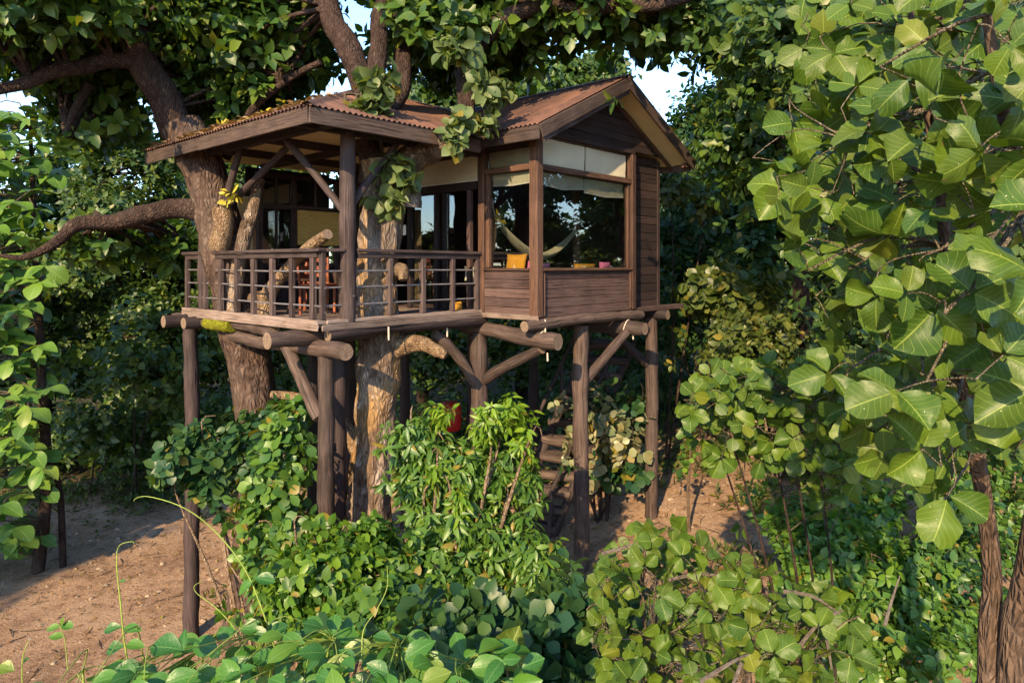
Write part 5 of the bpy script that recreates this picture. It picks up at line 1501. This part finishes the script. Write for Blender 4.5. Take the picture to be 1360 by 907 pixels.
def climber():
    s = NearPlant('climbing_vine', 'glossy leaved vine with curling tendrils at the bottom left edge', 'vine', P(330, 352, 3.6), 65); rr = s.rr; b = s.b
    top = lambda x: 905 - 25 * math.sin((x - 60) / 150) - (30 if x > 240 else 0) - (22 if x > 340 else 0) - 12 * math.sin(x * .05)
    pts = spread(rr, 150, lambda x, y: y > top(x) and (x < 300 or y > 800) and (x < 580 or y > 850), 70, 700, 800, 945, lambda x, y: 3.5 - (y - 820) / 120 * .6 + rr.uniform(-.25, .25), 24)
    main = [(110, 890, 3.4), (190, 870, 3.5), (270, 860, 3.5), (350, 840, 3.5), (440, 850, 3.4), (530, 860, 3.3), (620, 880, 3.3), (690, 900, 3.3)]
    for i in range(len(main)):
        s.stem([b + s.rnd(.06), b.lerp(P(*main[i]), .6) + s.rnd(.1), P(*main[i])], [.016, .011, .005], 'tendril', n=14, sides=7)
    for (x, y, d) in pts:
        q = P(x, y, d); k = min(s.nodes, key=lambda e: (e - q).length + .1 * rr.random()); s.twig(k, q, .004)
        for j in range(2):
            a = rr.uniform(0, 6.28); s.leaf(q, Vector((math.cos(a), math.sin(a) * .6 - .3, rr.uniform(-.3, .5))), Vector((-.05, -.5, .8)) + s.rnd(.3), rr.uniform(.085, .16))
    # shoots and tendrils
    def shoot(pl_, rad, leaves=()):
        s.stem([P(*p) for p in pl_], [r * .5 for r in rad], 'tendril', 'tendril', n=26, sides=7, rough=.03)
        for (x, y, d, dx, dz, sz) in leaves: s.leaf(P(x, y, d), Vector((dx, -.25, dz)), Vector((0, -.5, .8)), sz)
    shoot([(172, 890, 3.4), (165, 850, 3.4), (160, 800, 3.4), (155, 750, 3.4), (158, 725, 3.4), (175, 719, 3.38), (178, 722, 3.37)], [.009, .008, .007, .006, .004, .003, .002],
          [(163, 832, 3.4, -1, .0, .09), (165, 833, 3.4, 1, .15, .09), (168, 855, 3.4, 1, .1, .10), (166, 857, 3.4, -1, -.1, .09), (159, 772, 3.4, .8, .3, .035)])
    shoot([(365, 860, 3.5), (345, 800, 3.5), (325, 755, 3.5), (295, 715, 3.5), (262, 685, 3.48), (230, 668, 3.46), (195, 659, 3.45), (180, 662, 3.44), (178, 666, 3.44)], [.010, .009, .008, .007, .006, .005, .004, .003, .002],
          [(338, 768, 3.5, 1, .1, .11), (336, 770, 3.5, -.8, -.5, .10), (350, 838, 3.5, 1, .2, .12), (347, 825, 3.5, -1, -.2, .1)])
    shoot([(330, 870, 3.4), (310, 832, 3.4), (285, 805, 3.4), (262, 788, 3.4), (258, 778, 3.4), (268, 772, 3.4)], [.007, .006, .005, .004, .003, .002], [(315, 838, 3.4, -1, 0, .1), (318, 836, 3.4, 1, .3, .1)])
    shoot([(482, 900, 3.2), (482, 840, 3.3), (500, 810, 3.4), (514, 780, 3.45), (514, 750, 3.5)], [.006, .006, .005, .004, .002])
    shoot([(30, 920, 3.3), (30, 875, 3.3), (38, 850, 3.3)], [.006, .005, .003], [(20, 890, 3.2, -1, .5, .08), (30, 880, 3.3, .6, .6, .05)])
    shoot([(90, 890, 3.6), (86, 850, 3.6), (80, 830, 3.6)], [.005, .004, .003], [(80, 832, 3.6, -1, 0, .07), (81, 830, 3.6, 1, .1, .07), (84, 845, 3.6, -.9, .2, .07), (82, 832, 3.6, .2, .9, .06)])
    s.finish(GLOSS, M['leaf_glossy'], T_OVAL, 'tendril')


climber()

# one torn big leaf above the blue green shrub, and a yellow-green sprig on the left stilt
def single_sprigs():
    rng = np.random.default_rng(5)
    s = NearPlant('torn_leaf_plant', 'single large torn yellowish leaf above the blue green shrub', 'plant', P(690, 352, 4.0), 66)
    s.stem([s.b, s.b.lerp(P(690, 880, 3.9), .6) + Vector((.05, 0, 0)), P(672, 880, 3.9)], [.012, .009, .005], 'twig')
    s.leaf(P(668, 885, 3.9), Vector((.25, -.2, .75)), Vector((-.1, -.8, .3)), .24); s.leaf(P(662, 888, 3.9), Vector((-.7, -.2, .3)), Vector((-.1, -.7, .5)), .12)
    s.finish([BUTEA[1]], M['leaf_butea'], T_BUT)
    s = NearPlant('thin_sapling', 'thin bare sapling casting a shadow on the dirt right of the stilts', 'sapling', P(915, 352, 11.9), 67)
    s.stem([s.b, P(914, 650, 11.9), P(917, 610, 11.9), P(916, 585, 11.9)], [.03, .028, .022, .01], 'bark_pale')
    for i in range(24): s.leaf(P(916 + s.rr.uniform(-12, 12), 612 + s.rr.uniform(-22, 18), 11.9 + s.rr.uniform(-.15, .15)), s.rnd(1), Vector((0, -.5, .8)) + s.rnd(.2), .10)
    s.finish([leaf_mesh('leaf', T_ROUND, M['leaf_bright'])], M['leaf_bright'], T_ROUND)


single_sprigs()

# ------------------------------------------------------------------ ground cover
def scatter():
    rng = np.random.default_rng(8); rr = random.Random(8)
    # pebbles and clods
    V0_, L0, T0 = [], [], []
    bm = bmesh.new(); bmesh.ops.create_icosphere(bm, subdivisions=1, radius=1); bv = np.array([v.co[:] for v in bm.verts]); bf = [[v.index for v in f.verts] for f in bm.faces]; bm.free()
    n = 4200; V = []; L = []; T = []
    for i in range(n):
        x, y = rr.uniform(-13, 7), rr.uniform(8, 19); r = .010 + .045 * rr.random() ** 5
        sc = np.array([rr.uniform(.7, 1.3), rr.uniform(.7, 1.3), rr.uniform(.4, .8)]) * r
        V.append(bv * sc * (1 + .25 * rng.normal(size=(12, 1))) + np.array([x, y, ground_z(x, y)])); b = i * 12
        for f in bf: L += [b + k for k in f]; T.append(3)
    o = link('pebbles', mesh_from('pebbles', np.vstack(V), L, T, mats=[M['stone']], smooth=False)); tag(o, 'small stones and clods strewn over the dirt', 'stones', kind='stuff')
    # dry leaves on the ground and on the porch roof
    n = 13000; xy = np.stack([rng.uniform(-14, 9, n), rng.uniform(8, 20, n)], 1)
    pos = np.array([(x, y, ground_z(x, y) + .012) for x, y in xy])
    a = rng.random(n) * 6.28; d = np.stack([np.cos(a), np.sin(a), rng.normal(0, .15, n)], 1); nr = np.stack([rng.normal(0, .25, n), rng.normal(0, .25, n), np.ones(n)], 1)
    o = leaf_cloud('fallen_leaves', None, M['leaf_dry'], pos, d, nr, rng.uniform(.02, .085, n), T_OVAL, rng); tag(o, 'dry fallen leaves scattered on the dirt', 'leaves', kind='stuff')
    P_ = []
    for i in range(900):
        v = rr.uniform(.3, 4.3); t = abs(rr.gauss(0, .5)) + .02; w = W(-.45 + t, v, rz(t) + .02 + .03 * rr.random()); P_.append(tuple(w))
    for i in range(260):
        v = rr.gauss(0, .25); w = W(2.62 + abs(rr.gauss(0, .22)), -.45 + abs(v), 0); u_ = 2.62; P_.append((w.x, w.y, GE + sl * .15 + .07 + .05 * rr.random()))
    pos = np.array(P_); n = len(pos); a = rng.random(n) * 6.28; d = np.stack([np.cos(a), np.sin(a), rng.normal(0, .3, n)], 1); nr = np.stack([rng.normal(0, .4, n), rng.normal(0, .4, n), np.ones(n)], 1)
    o = leaf_cloud('leaf_litter', None, M['leaf_dry'], pos, d, nr, rng.uniform(.05, .12, n), T_OVAL, rng); tag(o, 'dry leaf litter caught along the porch roof edge', 'leaf litter', kind='stuff')
    mb = MB()
    for i in range(420):
        x, y = rr.uniform(-12, 7), rr.uniform(8.5, 18.5); a = rr.random() * 6.28; l = rr.uniform(.08, .45); dx, dy = math.cos(a) * l, math.sin(a) * l
        mb.tube([(x, y, ground_z(x, y) + .01), (x + dx * .5 + rr.uniform(-.03, .03), y + dy * .5, ground_z(x + dx * .5, y + dy * .5) + .018), (x + dx, y + dy, ground_z(x + dx, y + dy) + .01)], [.007, .006, .003], 4, cap=False)
    o = mb.build('fallen_twigs', M['bark_dark']); tag(o, 'broken twigs lying on the dirt', 'twigs', kind='stuff')
    # weeds along the forest edge and on the bank
    tips = []
    for i in range(1500):
        x = rr.uniform(-14, 10); lim = 18.2 if x < -1 else 15.6; y = lim + rr.gauss(0, .9); tips.append((x, y, ground_z(x, y)))
    for (cx, cyy, k) in ((3.4, 10.2, 40), (4.6, 12.6, 50), (5.6, 13.8, 60), (-6.5, 16.5, 40), (-9.5, 17.5, 70), (.5, 9.6, 40), (-1.2, 9.0, 60), (-4.6, 12.2, 30)):
        for i in range(k): x, y = rr.gauss(cx, .4), rr.gauss(cyy, .4); tips.append((x, y, ground_z(x, y)))
    tips = np.array(tips); ax = np.tile(np.array([[0, 0, 1.]]), (len(tips), 1)) + rng.normal(0, .2, (len(tips), 3))
    p, d, nr, s = rosettes(rng, tips + np.array([0, 0, .10]), ax, 7, .14, 55, .1, svar=.5)
    o = leaf_cloud('weeds', None, M['leaf_olive'], p, d, nr, s, T_LANCE, rng); tag(o, 'low weeds and grass along the edge of the dirt', 'weeds', kind='stuff')


scatter()
